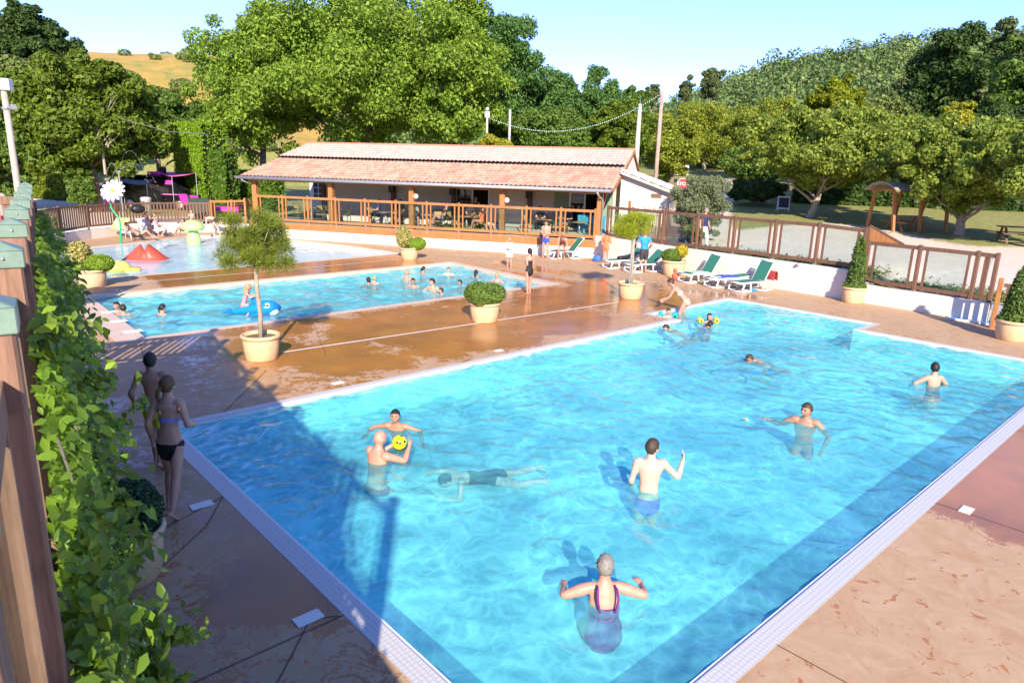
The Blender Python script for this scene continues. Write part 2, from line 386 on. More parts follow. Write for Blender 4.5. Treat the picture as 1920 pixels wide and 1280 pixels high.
# water
RINGS=[(*at(px,py,0)[:2],a_) for px,py,a_ in ((1133,1128,.014),(1216,918,.013),(708,862,.014),(748,797,.012),(1512,790,.014),(1470,775,.008),(1752,722,.013),(1437,670,.012),(925,902,.008),(1284,587,.01),(1252,594,.01),(1327,604,.012),(1278,615,.012),(1306,615,.012),
 (231,590,.012),(300,590,.012),(480,592,.014),(695,532,.012),(760,525,.012),(776,537,.012),(814,547,.014),(831,552,.012),(892,519,.012),(933,528,.012),(841,515,.01))]
def waves(seed,n,l0,oct_,amp,aniso=None):
    r=random.Random(seed); W=[]
    for i in range(n):
        a=r.uniform(0,2*PI); lam=l0*2**r.uniform(0,oct_); W.append((math.cos(a)*2*PI/lam,math.sin(a)*2*PI/lam,r.uniform(0,2*PI),amp*lam))
    return np.array(W)
def water(name,P,z,W,st,mat_):
    xs=[a[0] for a in P];ys=[a[1] for a in P]; nx=int((max(xs)-min(xs))/st)+1; ny=int((max(ys)-min(ys))/st)+1
    X,Y=np.meshgrid(np.linspace(min(xs),max(xs),nx),np.linspace(min(ys),max(ys),ny)); Z=np.zeros_like(X)
    wx=X+.25*np.sin(Y*1.3+.5*X)+.12*np.sin(3.1*Y-1.7*X); wy=Y+.25*np.sin(X*1.1-.7*Y)+.12*np.sin(2.7*X+1.9*Y)
    mod=.55+.45*np.sin(.8*X+1.1*np.sin(.6*Y))*np.cos(.7*Y+.9*np.sin(.5*X))
    for kx,ky,ph,A in W:
        s=np.sin(kx*wx+ky*wy+ph); Z+=A*(s-.35*np.cos(2*(kx*wx+ky*wy+ph)))
    for (cx,cy,ca) in RINGS:
        r_=np.hypot(X-cx,Y-cy); th=np.arctan2(Y-cy,X-cx); Z+=ca*np.sin(2*PI*r_/.21+1.5*np.sin(2*th+cx))*np.exp(-r_/.42)*(r_>.12)
    Z=z+Z*(.6+.5*mod)
    # edges calm
    V=np.stack([X.ravel(),Y.ravel(),Z.ravel()],1)
    idx=np.arange(nx*ny).reshape(ny,nx); F=np.stack([idx[:-1,:-1],idx[:-1,1:],idx[1:,1:],idx[1:,:-1]],-1).reshape(-1,4)
    c=V[F].mean(1); keep=np.array([inside(a,b,P) for a,b in c[:,:2]]); F=F[keep]
    me=npmesh(name,V,F,[mat_],True); return tag(link(name,me),kind='structure')
def watermat(name,tint,lo,scale,refl=1.,dep=.27,murk=(.13,.68,.80)):
    """Rippled surface: reflects by Fresnel, caustic nets are painted into its transmission and murk colours."""
    q=NT(name); g=q.n('NewGeometry'); pos=g.outputs['Position']
    d=q.n('TexNoise',noise_dimensions='3D'); d.inputs['Scale'].default_value=1.4; d.inputs['Detail'].default_value=3; q.l(pos,d.inputs['Vector'])
    off=q.n('VectorMath',operation='MULTIPLY_ADD'); q.l(d.outputs['Color'],off.inputs[0]); off.inputs[1].default_value=(.9,.9,0); q.l(pos,off.inputs[2])
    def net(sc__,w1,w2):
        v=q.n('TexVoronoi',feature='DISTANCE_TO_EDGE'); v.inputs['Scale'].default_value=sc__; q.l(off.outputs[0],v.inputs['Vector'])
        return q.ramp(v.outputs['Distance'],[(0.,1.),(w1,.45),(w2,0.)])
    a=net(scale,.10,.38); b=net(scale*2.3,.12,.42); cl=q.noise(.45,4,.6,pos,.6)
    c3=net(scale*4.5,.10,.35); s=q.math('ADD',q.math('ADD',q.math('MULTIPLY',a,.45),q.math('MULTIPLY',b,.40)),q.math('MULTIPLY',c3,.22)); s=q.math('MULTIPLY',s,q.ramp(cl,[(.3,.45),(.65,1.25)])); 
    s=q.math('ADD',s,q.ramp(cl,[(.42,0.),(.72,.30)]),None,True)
    col=q.mix(s,tuple(t*lo for t in tint),tuple(min(1,t+.10) for t in tint))  # caustic light net painted as brighter lines in the transparent tint
    tr=q.n('BsdfTransparent'); q.l(col,tr.inputs[0])
    gl=q.n('BsdfGlossy'); gl.inputs['Roughness'].default_value=.035
    bp=q.n('Bump'); bp.inputs['Strength'].default_value=.35; bp.inputs['Distance'].default_value=.02; q.l(q.noise(5.5,4,.6,pos,.5),bp.inputs['Height'])
    q.l(bp.outputs[0],gl.inputs['Normal']); lw=q.n('LayerWeight'); lw.inputs[0].default_value=.5; q.l(bp.outputs[0],lw.inputs['Normal']); frs=q.math('MULTIPLY_ADD',q.math('POWER',lw.outputs['Facing'],5.),.98,.02)
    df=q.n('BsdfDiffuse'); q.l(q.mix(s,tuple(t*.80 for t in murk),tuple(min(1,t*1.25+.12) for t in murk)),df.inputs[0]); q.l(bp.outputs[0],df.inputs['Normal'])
    m0=q.n('MixShader'); m0.inputs[0].default_value=dep; q.l(tr.outputs[0],m0.inputs[1]); q.l(df.outputs[0],m0.inputs[2])
    m=q.n('MixShader'); q.l(q.math('MULTIPLY',frs,refl,None,True),m.inputs[0]); q.l(m0.outputs[0],m.inputs[1]); q.l(gl.outputs[0],m.inputs[2]); q.l(m.outputs[0],q.out.inputs[0]); return q.m
ZW=-.035
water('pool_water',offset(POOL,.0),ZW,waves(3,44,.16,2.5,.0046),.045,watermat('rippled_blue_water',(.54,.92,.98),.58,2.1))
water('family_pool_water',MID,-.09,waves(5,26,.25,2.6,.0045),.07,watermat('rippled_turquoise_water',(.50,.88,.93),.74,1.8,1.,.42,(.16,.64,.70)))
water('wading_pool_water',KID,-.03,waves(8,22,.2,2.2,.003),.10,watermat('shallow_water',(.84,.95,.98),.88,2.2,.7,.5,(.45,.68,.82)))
# drain lines and small lids in the deck
M['drain']=mat('pale_drain_strip',(.72,.6,.48),.6,.1,8)
def strip(name,pts,wd,z=.008):
    mb=MB()
    for a,b in zip(pts,pts[1:]):
        a=Vector(a[:2]);b=Vector(b[:2]);n=(b-a).normalized();n=Vector((-n.y,n.x))*wd/2
        mb.add([(*(a-n),z),(*(b-n),z),(*(b+n),z),(*(a+n),z)],[(0,1,2,3)])
    return mb.build(name,M['drain'])
tag(strip('deck_drain',[at(528,661),at(845,614),at(1160,567)],.09),kind='structure')
tag(strip('deck_drain',[at(244,531),at(560,504),at(742,487)],.08),kind='structure')
tag(strip('deck_drain',[at(143,566),at(240,549)],.06),kind='structure')
M['joint']=mat('dark_joint',(.10,.06,.05),.8)
def joint(pts):
    o=strip('deck_joint',pts,.012,.006); o.data.materials[0]=M['joint']; tag(o,kind='structure')
for pts in [[(2.6,8.0),(1.1,7.3)],[(2.6,8.0),(2.2,7.4),(1.3,6.6)],[at(421,772),at(500,694)],[at(224,805),at(275,798)],[at(262,640),at(276,700)],[at(586,603),at(612,668)],[(5.3,2.2),(5.3,-5)],[(9.5,2.2),(9.5,-5)],[(13.6,2.2),(13.6,-5)],[(2.6,5.0),(.6,5.0)],[at(577,1170),at(520,1280)],[at(640,1155),at(590,1157)]]: joint(pts)
M['tile']=mat('white_tile',(.72,.72,.66),.4,.03)
lids=[((378,947),.15,'square white skimmer lid on the walkway behind the girl in the black bikini bottom'),((578,1159),.15,'square white skimmer lid on the purple wet walkway near the bottom edge'),((1812,956),.13,'rectangular white skimmer lid on the wet brown paving at lower right'),((633,718),.13,'small white lid beside the long pool edge near the tall potted tree'),((935,657),.12,'small white lid at the pool edge below the reflection of the round boxwood pot'),
 ((203,585),.2,'uppermost small white step tile left of the family pool'),((222,602),.22,'middle white step tile left of the family pool'),((249,621),.24,'lowest white step tile left of the family pool')]
for (p,s,l) in lids:
    c=at(*p); mb=MB(); mb.box((0,0,.006),(s*1.7,s,.012)); o=mb.build('skimmer_lid',M['tile'],bevel=.003); o.location=c; o.rotation_euler.z=.0 if p[0]<1000 else .0; tag(o,l,'lid','white lids set in the deck')
# ---------------------------------------------------------------- retaining walls and fences round the pools
def wallstrip(name,pts,h0,h1,th,label,side=1,base=-.3):
    """wall along pts; faces the pools, thickness goes outward"""
    P=[Vector(p[:2]) for p in pts]; n=len(P); N=[]
    for i in range(n):
        d=(P[min(i+1,n-1)]-P[max(i-1,0)]).normalized(); N.append(Vector((-d.y,d.x))*side)
    L=[0]; 
    for a,b in zip(P,P[1:]): L.append(L[-1]+(b-a).length)
    mb=MB(); V=[]
    for i in range(n):
        h=h0+(h1-h0)*L[i]/L[-1]; a=P[i];b=P[i]+N[i]*th
        V+=[(a.x,a.y,base),(a.x,a.y,h),(b.x,b.y,h),(b.x,b.y,base)]
    F=[(i*4+j,i*4+(j+1)%4,(i+1)*4+(j+1)%4,(i+1)*4+j) for i in range(n-1) for j in range(4)]+[(0,1,2,3),((n-1)*4+3,(n-1)*4+2,(n-1)*4+1,(n-1)*4)]
    mb.add(V,F); o=mb.build(name,M['white_wall']); bm=bmesh.new(); bm.from_mesh(o.data); bmesh.ops.recalc_face_normals(bm,faces=bm.faces); bm.to_mesh(o.data); bm.free()
    return tag(o,label,'wall')
wallstrip('retaining_wall',WALLL,.46,.46,.22,'low curved cream wall behind the toddler pool, slatted wooden fence on top')
WR1=[p for p in WALLR if p[1]>8.99]; WR2=[(23.93,8.99),(23.85,7.3),(23.78,5.7),(23.76,5.15)]
wallstrip('retaining_wall',[tuple((B_(16.27)+Vector((.02,0,0)))[:2])]+WR1,1.08,1.02,.25,'taller cream retaining wall behind the sun loungers, glazed fence on top')
wallstrip('retaining_wall',WR2,.62,.58,.25,'lower cream retaining wall at far right with shadows of a post and planter')
wallstrip('retaining_wall',[(23.7,3.9),(23.6,0),(23.4,-5)],.6,.6,.25,'cream wall piece right of the gate at the right frame edge')
GZ=MB()
def fence_panel(fr,a,b,zb,zt,wood,glass=True,slats=0,inset=.13):
    """one panel between two posts: rails and stiles in frame mesh; returns glass corner list"""
    d=(b-a); d.z=0; L=d.length; d.normalize(); A=a+d*inset; Bq=b-d*inset
    return A,Bq
def glazed_fence(name,pts,zts,zbs,label,wood,postw=.11,inset=.16,posttop=.10,group=None,base_drop=.10,skip_first=False,foot=True,slat_panels=(),glassdir=None):
    root=thing(name,label,'fence',pts[0],0,group); O=Vector(pts[0]); O.z=0; root.location=O
    P=[Vector(p) for p in pts]
    for i,p in enumerate(P):
        if skip_first and i==0: continue
        mb=MB(); q=p-O; mb.box((q.x,q.y,(zbs[i]-.06+zts[i]+posttop)/2),(postw,postw,zts[i]+posttop-zbs[i]+.06),math.atan2(*(P[min(i+1,len(P)-1)]-P[max(i-1,0)]).to_2d().yx)); po=mb.build('post',wood,root,bevel=.012)
        if foot: f=MB(); f.box((q.x,q.y,zbs[i]-.12),(postw*.55,postw*1.1,.28)); f.build('bracket',M['galv'],po)
    for i in range(len(P)-1):
        a,b=P[i]-O,P[i+1]-O; d=b-a; d.z=0; d.normalize(); A=a+d*postw*.5;Bq=b-d*postw*.5; t0,t1=zts[i],zts[i+1]; b0,b1=zbs[i]+.05,zbs[i+1]+.05
        if slat_panels=='all' or i in slat_panels:
            fr=MB(); fr.beam((A.x,A.y,t0),(Bq.x,Bq.y,t1),.07,.09); fr.beam((A.x,A.y,b0),(Bq.x,Bq.y,b1),.07,.09)
            n=int((Bq-A).length/.17); 
            for k in range(n):
                f=(k+.5)/n; c=A.lerp(Bq,f); fr.box((c.x,c.y,((b0+b1)/2+(t0+t1)/2)/2),(.085,.028,(t0+t1)/2-(b0+b1)/2-.02),math.atan2(d.y,d.x))
            fr.build('slat_panel',wood,root); continue
        fr=MB(); fr.beam((A.x,A.y,t0),(Bq.x,Bq.y,t1),.07,.12); fr.beam((A.x,A.y,b0),(Bq.x,Bq.y,b1),.07,.12)
        for s,e in((A,1),(Bq,-1)):
            c=s+d*e*inset; fr.beam((c.x,c.y,(b0 if e>0 else b1)+.058),(c.x,c.y,(t0 if e>0 else t1)-.058),.055,.065,up=(d.x,d.y,0))
        fr.build('frame',wood,root)
        g=MB(); g0=A+d*inset; g1=Bq-d*inset; g.beam((g0.x,g0.y,(b0+t0)/2),(g1.x,g1.y,(b1+t1)/2),.010,(t0-b0)-.115,up=(0,0,1)); g.build('glass_pane',M['glass'],root)
    return root
# right hand fence in two heights
YR=[20.75,19.2,17.4,15.63,13.92,12.22,10.6,9.02]
def wx(y):
    for (a,b),(c,d) in zip(WALLR,WALLR[1:]):
        if d<=y<=b: return a+(c-a)*(b-y)/(b-d)+.12
    return 24
glazed_fence('glazed_fence',[(wx(y),y,0) for y in YR],[2.42]*7+[2.36],[1.14]*8,'dark brown timber fence with clear panes on the wall behind the sun loungers',M['brown_wood'])
glazed_fence('glazed_fence',[(wx(y)+.02,y,0) for y in (8.86,7.29,5.7,5.2)],[1.98,1.97,1.96,1.95],[.70,.68,.66,.64],'lower dark brown fence with clear panes beside the potted cypress at right',M['brown_wood'])
t=thing('brace_board','triangular orange timber brace stepping the glazed fence down beside the potted cypress','brace',(wx(9)+.02,8.93,0)); mb=MB()
mb.add([(-.03,-.06,2.03),(-.03,-.06,2.5),(-.03,-1.05,2.03),(.03,-.06,2.03),(.03,-.06,2.5),(.03,-1.05,2.03)],[(0,1,2),(5,4,3),(0,2,5,3),(1,4,5,2),(0,3,4,1)]); mb.build('board',M['orange_wood'],t)
mb=MB(); mb.beam((0,-.02,2.54),(0,-1.12,2.03),.09,.04); mb.build('cap_strip',M['brown_wood'],t); mb=MB(); mb.box((0,0,1.55),(.13,.12,1.9)); mb.build('post',M['brown_wood'],t,bevel=.01)
# left hand slatted fence on the low wall
Lp=[(3.3,33.05),(6.1,38.2),(7.55,39.82),(9.05,40.9),(10.6,41.5),(12.3,41.45),(13.85,40.88)]
glazed_fence('slatted_fence',[(x,y+.1,0) for x,y in [(1.1,25)]+Lp],[1.62]*8,[.56]*8,'brown vertical slat fence running along the low wall behind the toddler pool',M['brown_wood'],slat_panels='all')
glazed_fence('glazed_fence',[(13.95,40.95,0),(14.75,39.95,0),(15.3,38.9,0),tuple(B_(-3.2,.05))],[1.72,1.78,1.85,1.95],[.58,.6,.66,.7],'short glazed wooden fence joining the slatted fence to the bar terrace',M['orange_wood'])
# ---------------------------------------------------------------- the bar building with its covered terrace
bar=thing('bar_building','long low snack bar with clay tiled roof and covered wooden terrace behind the pools','building',BA,math.atan2(BD.y,BD.x))
def bx(mb,s0,s1,d0,d1,z0,z1,m=0): return mb.box(((s0+s1)/2,(d0+d1)/2,(z0+z1)/2),(s1-s0,d1-d0,z1-z0),m=m)
TZ=.86
mb=MB(); bx(mb,-2.9,16.3,0.0,.2,-.2,.5); mb.build('plinth_wall',M['white_wall'],bar)
mb=MB(); bx(mb,-2.9,16.55,-.04,.0,.5,.66); bx(mb,-2.9,16.55,-.043,.0,.665,.84); bx(mb,16.5,16.56,0,2.9,.5,.84); mb.build('fascia_boards',M['orange_wood'],bar)
mb=MB(); bx(mb,-2.9,16.5,.0,7,.5,TZ); mb.build('terrace_floor',mat('terrace_decking',(.30,.25,.20),.8,.1,3),bar)
BW=2.95
wl=MB()
GL=[(8.05,10.0),(14.35,15.95)]  # openings (s)
edges_=[-2.9 if 0 else -.1]
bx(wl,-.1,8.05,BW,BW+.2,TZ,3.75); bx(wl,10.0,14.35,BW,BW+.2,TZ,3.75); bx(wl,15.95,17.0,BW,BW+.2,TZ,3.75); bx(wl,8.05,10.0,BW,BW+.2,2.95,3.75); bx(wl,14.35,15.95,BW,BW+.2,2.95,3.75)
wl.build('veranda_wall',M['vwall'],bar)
ow=MB(); bx(ow,-.1,17.0,9.6,9.8,.3,3.6)
ow.add([(17.0,BW+.2,.3),(17.0,9.6,.3),(17.0,9.6,3.95),(17.0,6.5,4.92),(17.0,BW+.2,3.88),(16.8,BW+.2,.3),(16.8,9.6,.3),(16.8,9.6,3.95),(16.8,6.5,4.92),(16.8,BW+.2,3.88)],[(0,1,2,3,4),(9,8,7,6,5),(0,5,6,1),(1,6,7,2),(2,7,8,3),(3,8,9,4),(4,9,5,0)])
ow.add([(-.1,BW+.2,.3),(-.1,9.6,.3),(-.1,9.6,3.95),(-.1,6.5,4.92),(-.1,BW+.2,3.88),(-.3,BW+.2,.3),(-.3,9.6,.3),(-.3,9.6,3.95),(-.3,6.5,4.92),(-.3,BW+.2,3.88)],[(4,3,2,1,0),(5,6,7,8,9),(1,6,5,0),(2,7,6,1),(3,8,7,2),(4,9,8,3),(0,5,9,4)])
ow.build('outer_wall',M['bwall'],bar)
M['dark']=mat('painted_room_shade',(.02,.018,.018),.9)
for a_,b_ in ((7.9,10.2),(14.2,16.1)): dk=MB(); bx(dk,a_,b_,BW+1.2,BW+1.3,TZ,3.4); dk.build('dark_backing',M['dark'],bar)  # near-black backing boards paint the shade of the room behind the doors
for s0,s1,full in((8.05,10.0,True),(14.35,15.95,False)):
    d=MB(); w_=.07
    for s in (s0+w_/2,(s0+s1)/2,s1-w_/2): bx(d,s-w_/2,s+w_/2,BW-.02,BW+.06,TZ,2.95)
    bx(d,s0,s1,BW-.023,BW+.055,2.88,2.95); f=d.build('door',M['white_plastic'],bar)
    g=MB(); bx(g,s0+.07,(s0+s1)/2-.035,BW+.01,BW+.02,TZ,2.88); g.build('glass',M['glass'],f)
M['sage']=mat('sage_green_panel',(.20,.28,.20),.8,.06)
for a_,b_ in ((13.55,14.3),(16.0,16.6)): gp=MB(); bx(gp,a_,b_,BW-.03,BW-.004,TZ+.9,2.93); gp.build('green_panel',M['sage'],bar)
bl=MB(); bx(bl,10.2,12.9,BW-.025,BW-.004,TZ,1.25); bl.build('wall_skirting',mat('teal_skirting',(.10,.24,.30),.7),bar)
bl=MB(); bx(bl,15.1,16.5,1.6,1.66,TZ,1.9); bl.build('blue_panel',mat('blue_counter_front',(.03,.24,.36),.5),bar)
for s in (-2.55,2.14,6.78,11.62,16.42):
    p=MB(); bx(p,s-.13,s+.13,.02,.28,TZ if s<16 else .7,3.0); po=p.build('post',M['orange_wood'],bar,bevel=.01)
    f=MB(); bx(f,s-.07,s+.07,.285,.31,TZ,TZ+.35); f.build('post_shoe',M['galv'],po)
for s in (6.78,11.62):
    l=MB(); l.ball((0,0,0),.13,12,0,(1,1,1)); o=l.build('globe_lamp',M['white_plastic'],bar,True); o.location=(s+.2,.2,2.52)
M['dbt']=mat('dark_brown_timber',(.12,.06,.035),.7)
for s in (-.0,4.4,8.0,12.25):
    p=MB(); bx(p,s-.11,s+.11,BW-.2,BW-.004,TZ,3.0); po=p.build('post',M['dbt'],bar,bevel=.01)
    if s>1: p=MB(); bx(p,s-.15,s+.15,BW-.42,BW-.202,2.55,2.95); p.build('loudspeaker',M['black'],po,bevel=.02)
bm_=MB(); bx(bm_,-2.9,16.75,.0,.22,3.0,3.14); bm_.beam((16.55,.1,2.35),(16.55,1.3,3.35),.09,.12); bm_.build('eave_beam',M['orange_wood'],bar)
rf=MB()
for s in [-2.7+.62*i for i in range(32)]: rf.beam((s,-.28,3.10),(s,3.0,4.04),.07,.10)
rf.build('rafters',M['orange_wood'],bar)
cl=MB(); cl.add([(-3.0,-.25,3.175),(17.0,-.25,3.175),(17.0,BW+.1,4.10),(-3.0,BW+.1,4.10)],[(3,2,1,0)]); cl.build('roof_boarding',mat('pale_boarding',(.5,.38,.24),.8),bar)
# clay tiled roof: two sheets of half round tiles with a step
q=NT('clay_roof_tiles'); g=q.n('NewGeometry'); tc=q.co('Object'); sx=q.n('SeparateXYZ'); q.l(tc,sx.inputs[0])
vn=q.n('TexNoise'); vn.inputs['Scale'].default_value=1; vm=q.n('VectorMath',operation='MULTIPLY'); q.l(tc,vm.inputs[0]); vm.inputs[1].default_value=(4.4,2.3,0)
fl=q.n('VectorMath',operation='FLOOR'); q.l(vm.outputs[0],fl.inputs[0]); wn=q.n('TexWhiteNoise'); q.l(fl.outputs[0],wn.inputs['Vector'])
c=q.ramp(wn.outputs['Value'],[(0,(.36,.145,.075)),(.35,(.47,.225,.125)),(.7,(.54,.31,.19)),(1,(.41,.165,.09))]); c2=q.ramp(wn.outputs['Value'],[(0,(.43,.29,.22)),(.5,(.52,.39,.31)),(1,(.46,.31,.24))])
up=q.math('GREATER_THAN',sx.outputs[1],3.2); q.set(q.mix(q.math('MULTIPLY',q.noise(1.2,4,.6,tc),.35),q.mix(up,c,c2),(.55,.50,.46)),.8); M['tiles']=q.m
def tiles(s0,s1,d0,z0,d1,z1,lift=0.):
    p=.235; nx=int((s1-s0)/p)*8; ny=10; xs=np.linspace(s0,s1,nx+1); V=[];
    rows=int((d1-d0)/.42)
    for j in range(rows):
        for e in (0,1):
            t=(j+e)/rows; d=d0+(d1-d0)*t; z=z0+(z1-z0)*t+lift+(.035 if e==0 else .0)
            for x in xs: ph=(x-s0)/p; h=.055*abs(math.sin(PI*ph))**.8*(1 if int(ph)%2==0 else .95); V.append((x,d-.01*(e==1),z+h))
    n=nx+1; F=[]
    for r in range(2*rows-1): F+=[(r*n+i,r*n+i+1,(r+1)*n+i+1,(r+1)*n+i) for i in range(nx)]
    return V,F
rt=MB(); V,F=tiles(-3.2,17.05,-.38,3.20,3.42,4.22); rt.add(V,F); V,F=tiles(-3.2,17.05,3.22,4.24,6.55,5.13,.07); rt.add(V,F)
rt.add([(-3.2,6.45,5.17),(17.05,6.45,5.17),(17.05,9.9,3.95),(-3.2,9.9,3.95)],[(0,1,2,3)])
und=[(-3.2,-.36,3.17),(17.05,-.36,3.17),(17.05,6.5,5.08),(-3.2,6.5,5.08)]; rt.add(und,[(3,2,1,0)])
roof=rt.build('roof',M['tiles'],bar)
rd=MB(); rd.tube([(x,6.5,5.17) for x in np.linspace(-3.25,17.1,60)],.13,10); rd.build('ridge_tiles',mat('red_ridge_tiles',(.58,.20,.12),.8,.2,9),roof,True)
fs=MB()
for a,b in (((17.07,-.36,3.13),(17.07,3.35,4.12)),((17.09,3.3,4.16),(17.09,6.5,5.1)),((17.07,6.5,5.1),(17.07,9.9,3.9)),((-3.22,-.36,3.13),(-3.22,6.5,5.06))): fs.beam(a,b,.03,.16)
fs.build('barge_board',M['orange_wood'],roof)
gt=MB(); gt.tube([(-3.3,-.47,3.16),(17.0,-.47,3.16)],.085,10); gt.tube([(16.35,-.47,3.1),(16.42,-.3,2.9),(16.56,-.02,2.75),(16.58,-.02,.9)],.045,8); gt.tube([(-2.95,-.47,3.1),(-2.9,-.35,2.98),(-2.62,-.05,2.84)],.045,8); gt.build('gutter',M['galv'],bar,True)
# balustrade with clear panes round the terrace
S_=[-2.35,-.75,.81,2.47,4.2,5.95,7.67,9.4,11.1,12.9,14.6,16.25]; 
glazed_fence('glazed_balustrade',[tuple(B_(s,-.02)) for s in S_],[2.2]*12,[.95]*12,'orange timber balustrade with clear panes along the front of the bar terrace',M['orange_wood'],postw=.095,inset=.17,posttop=.12)
# annex at the right end with lean-to roof
an=thing('annex_building','small white annex with sloping pale tiled roof at the right end of the bar','building',B_(17.05,2.2),math.atan2(BD.y,BD.x))
mb=MB(); mb.add([(0,0,.3),(2.3,0,.3),(2.3,0,3.2),(0,0,3.95),(0,4.6,.3),(2.3,4.6,.3),(2.3,4.6,3.2),(0,4.6,3.95)],[(0,1,2,3),(7,6,5,4),(1,5,6,2),(0,3,7,4),(3,2,6,7),(0,4,5,1)]); mb.build('wall',M['bwall'],an)
mb=MB(); V,F=tiles(-.35,4.9,0,4.08,2.85,3.12); V=[(b,4.75-a if 0 else a-.0,c) for a,b,c in V]; mb.add(V,[tuple(reversed(f)) for f in F]); mb.add([(0,-.35,4.04),(2.8,-.35,3.08),(2.8,4.9,3.08),(0,4.9,4.04)],[(0,1,2,3)]); mb.build('roof',mat('pale_pink_tiles',(.62,.47,.40),.85,.1,7),an)
mb=MB(); mb.beam((0,-.36,4.0),(2.8,-.36,3.05),.03,.13); mb.build('barge_board',M['concrete'],an)
mb=MB(); bx(mb,1.5,2.0,-.03,-.004,2.85,3.05); mb.build('vent',M['brown_wood'],an)
mb=MB(); mb.tube([(2.85,-.3,3.05),(2.75,-.12,2.85),(2.36,-.07,2.65),(2.36,-.07,.9)],.045,8); mb.tube([(2.85,-.35,3.08),(2.85,4.9,3.08)],.07,8); mb.build('downpipe',M['galv'],an,True)
mb=MB(); mb.box((2.33,1.0,2.35),(.05,.9,.9)); mb.build('window',M['glass'],an)
# cone of cloth / white shed seen through left end of terrace
sh=thing('white_shed','small white outbuilding with dark gridded window beyond the left end of the terrace','shed',B_(-5.2,9.5),math.atan2(BD.y,BD.x))
mb=MB(); bx(mb,0,3.4,0,2.5,.3,3.0); mb.build('wall',M['bwall'],sh); mb=MB(); bx(mb,.3,1.9,-.03,-.004,1.6,2.8); wi=mb.build('window',M['black'],sh); mb=MB()
for k in range(5): bx(mb,.3+.4*k-.02,.3+.4*k+.02,-.05,-.034,1.6,2.8)
for k in range(4): bx(mb,.3,1.9,-.053,-.036,1.6+.4*k-.015,1.6+.4*k+.015)
mb.build('glazing_bars',M['white_plastic'],wi)
# ---------------------------------------------------------------- terrace the camera stands on (left)
ct=thing('viewing_terrace','raised timber viewing terrace on the left with its far slatted rail','terrace',(0,0,0))
mb=MB(); mb.prism([tuple(F_(11.25,-.16)[:2]),tuple(F_(11.25,-7)[:2]),tuple(F_(-5,-7)[:2]),tuple(F_(-5,-.16)[:2])],-.1,2.3); mb.build('platform',M['white_wall'],ct)
mb=MB()
for k in range(10):
    a=-.2-.62*k; mb.beam(F_(11.1,a,3.15),F_(11.1,a-.5,3.15),.02,.02) if 0 else None
for z in (3.42,2.5): mb.beam(F_(11.15,-.2,z),F_(11.15,-7,z),.06,.10)
for k in range(44): mb.box(F_(11.15,-.25-.15*k,2.96),(.085,.028,.84),R_(-8))
for k in (1.7,3.4,5.1,6.8): mb.box(F_(11.15,-k,2.95),(.11,.11,1.3),R_(-8))
mb.build('end_rail',M['post_wood'],ct)
# stair going down from its far corner
mb=MB()
for off in (0,1.2):
    mb.beam(F_(11.35,-off-.1,2.2),F_(14.6,-off-.1,.05),.05,.25); mb.beam(F_(11.3,-off-.1,3.35),F_(14.6,-off-.1,1.05),.06,.10); mb.beam(F_(14.6,-off-.1,0),F_(14.6,-off-.1,1.1),.09,.09); mb.beam(F_(13,-off-.1,.9),F_(13,-off-.1,2.2),.09,.09)
for k in range(12): mb.beam(F_(11.5+.27*k,-.1,2.1-.175*k),F_(11.5+.27*k,-1.3,2.1-.175*k),.27,.04)
mb.build('stair',M['post_wood'],ct)
# the timber fence right beside the camera
FT=[.9,2.2,3.5,4.8,6.1,7.4,8.7,10.0,11.2]
vf=thing('timber_fence','weathered timber fence with green patina post caps in the left foreground','fence',F_(0,-.16),R_(81.8-90))
for t_ in FT:
    mb=MB(); mb.box((0,t_,2.85),(.125,.125,1.42)); po=mb.build('post',M['post_wood'],vf,bevel=.008)
    c=MB(); c.box((0,t_,3.585),(.145,.145,.07)); h=.0725; c.add([(-h,t_-h,3.621),(h,t_-h,3.621),(h,t_+h,3.621),(-h,t_+h,3.621),(0,t_-.03,3.655),(0,t_+.03,3.655)],[(0,1,4),(1,2,5,4),(2,3,5),(3,0,4,5)]); cp=c.build('post_cap',M['cap'],po,bevel=.004)
    s=MB(); s.ball((0,t_-.0735,3.59),.008,8); s.build('nail',M['steel'],cp,True)
for a,b in zip(FT,FT[1:]):
    mb=MB()
    for z,ht in((3.38,.10),(2.42,.12)): mb.beam((0,a+.063,z),(0,b-.063,z),.045,ht)
    for y in (a+.15,b-.15): mb.beam((0,y,2.48),(0,y,3.33),.045,.06,up=(0,1,0))
    mb.build('frame',M['post_wood'],vf)
    g=MB(); g.box((0,(a+b)/2,2.9),(.008,b-a-.3,.86)); g.build('glass_pane',M['glass'],vf)
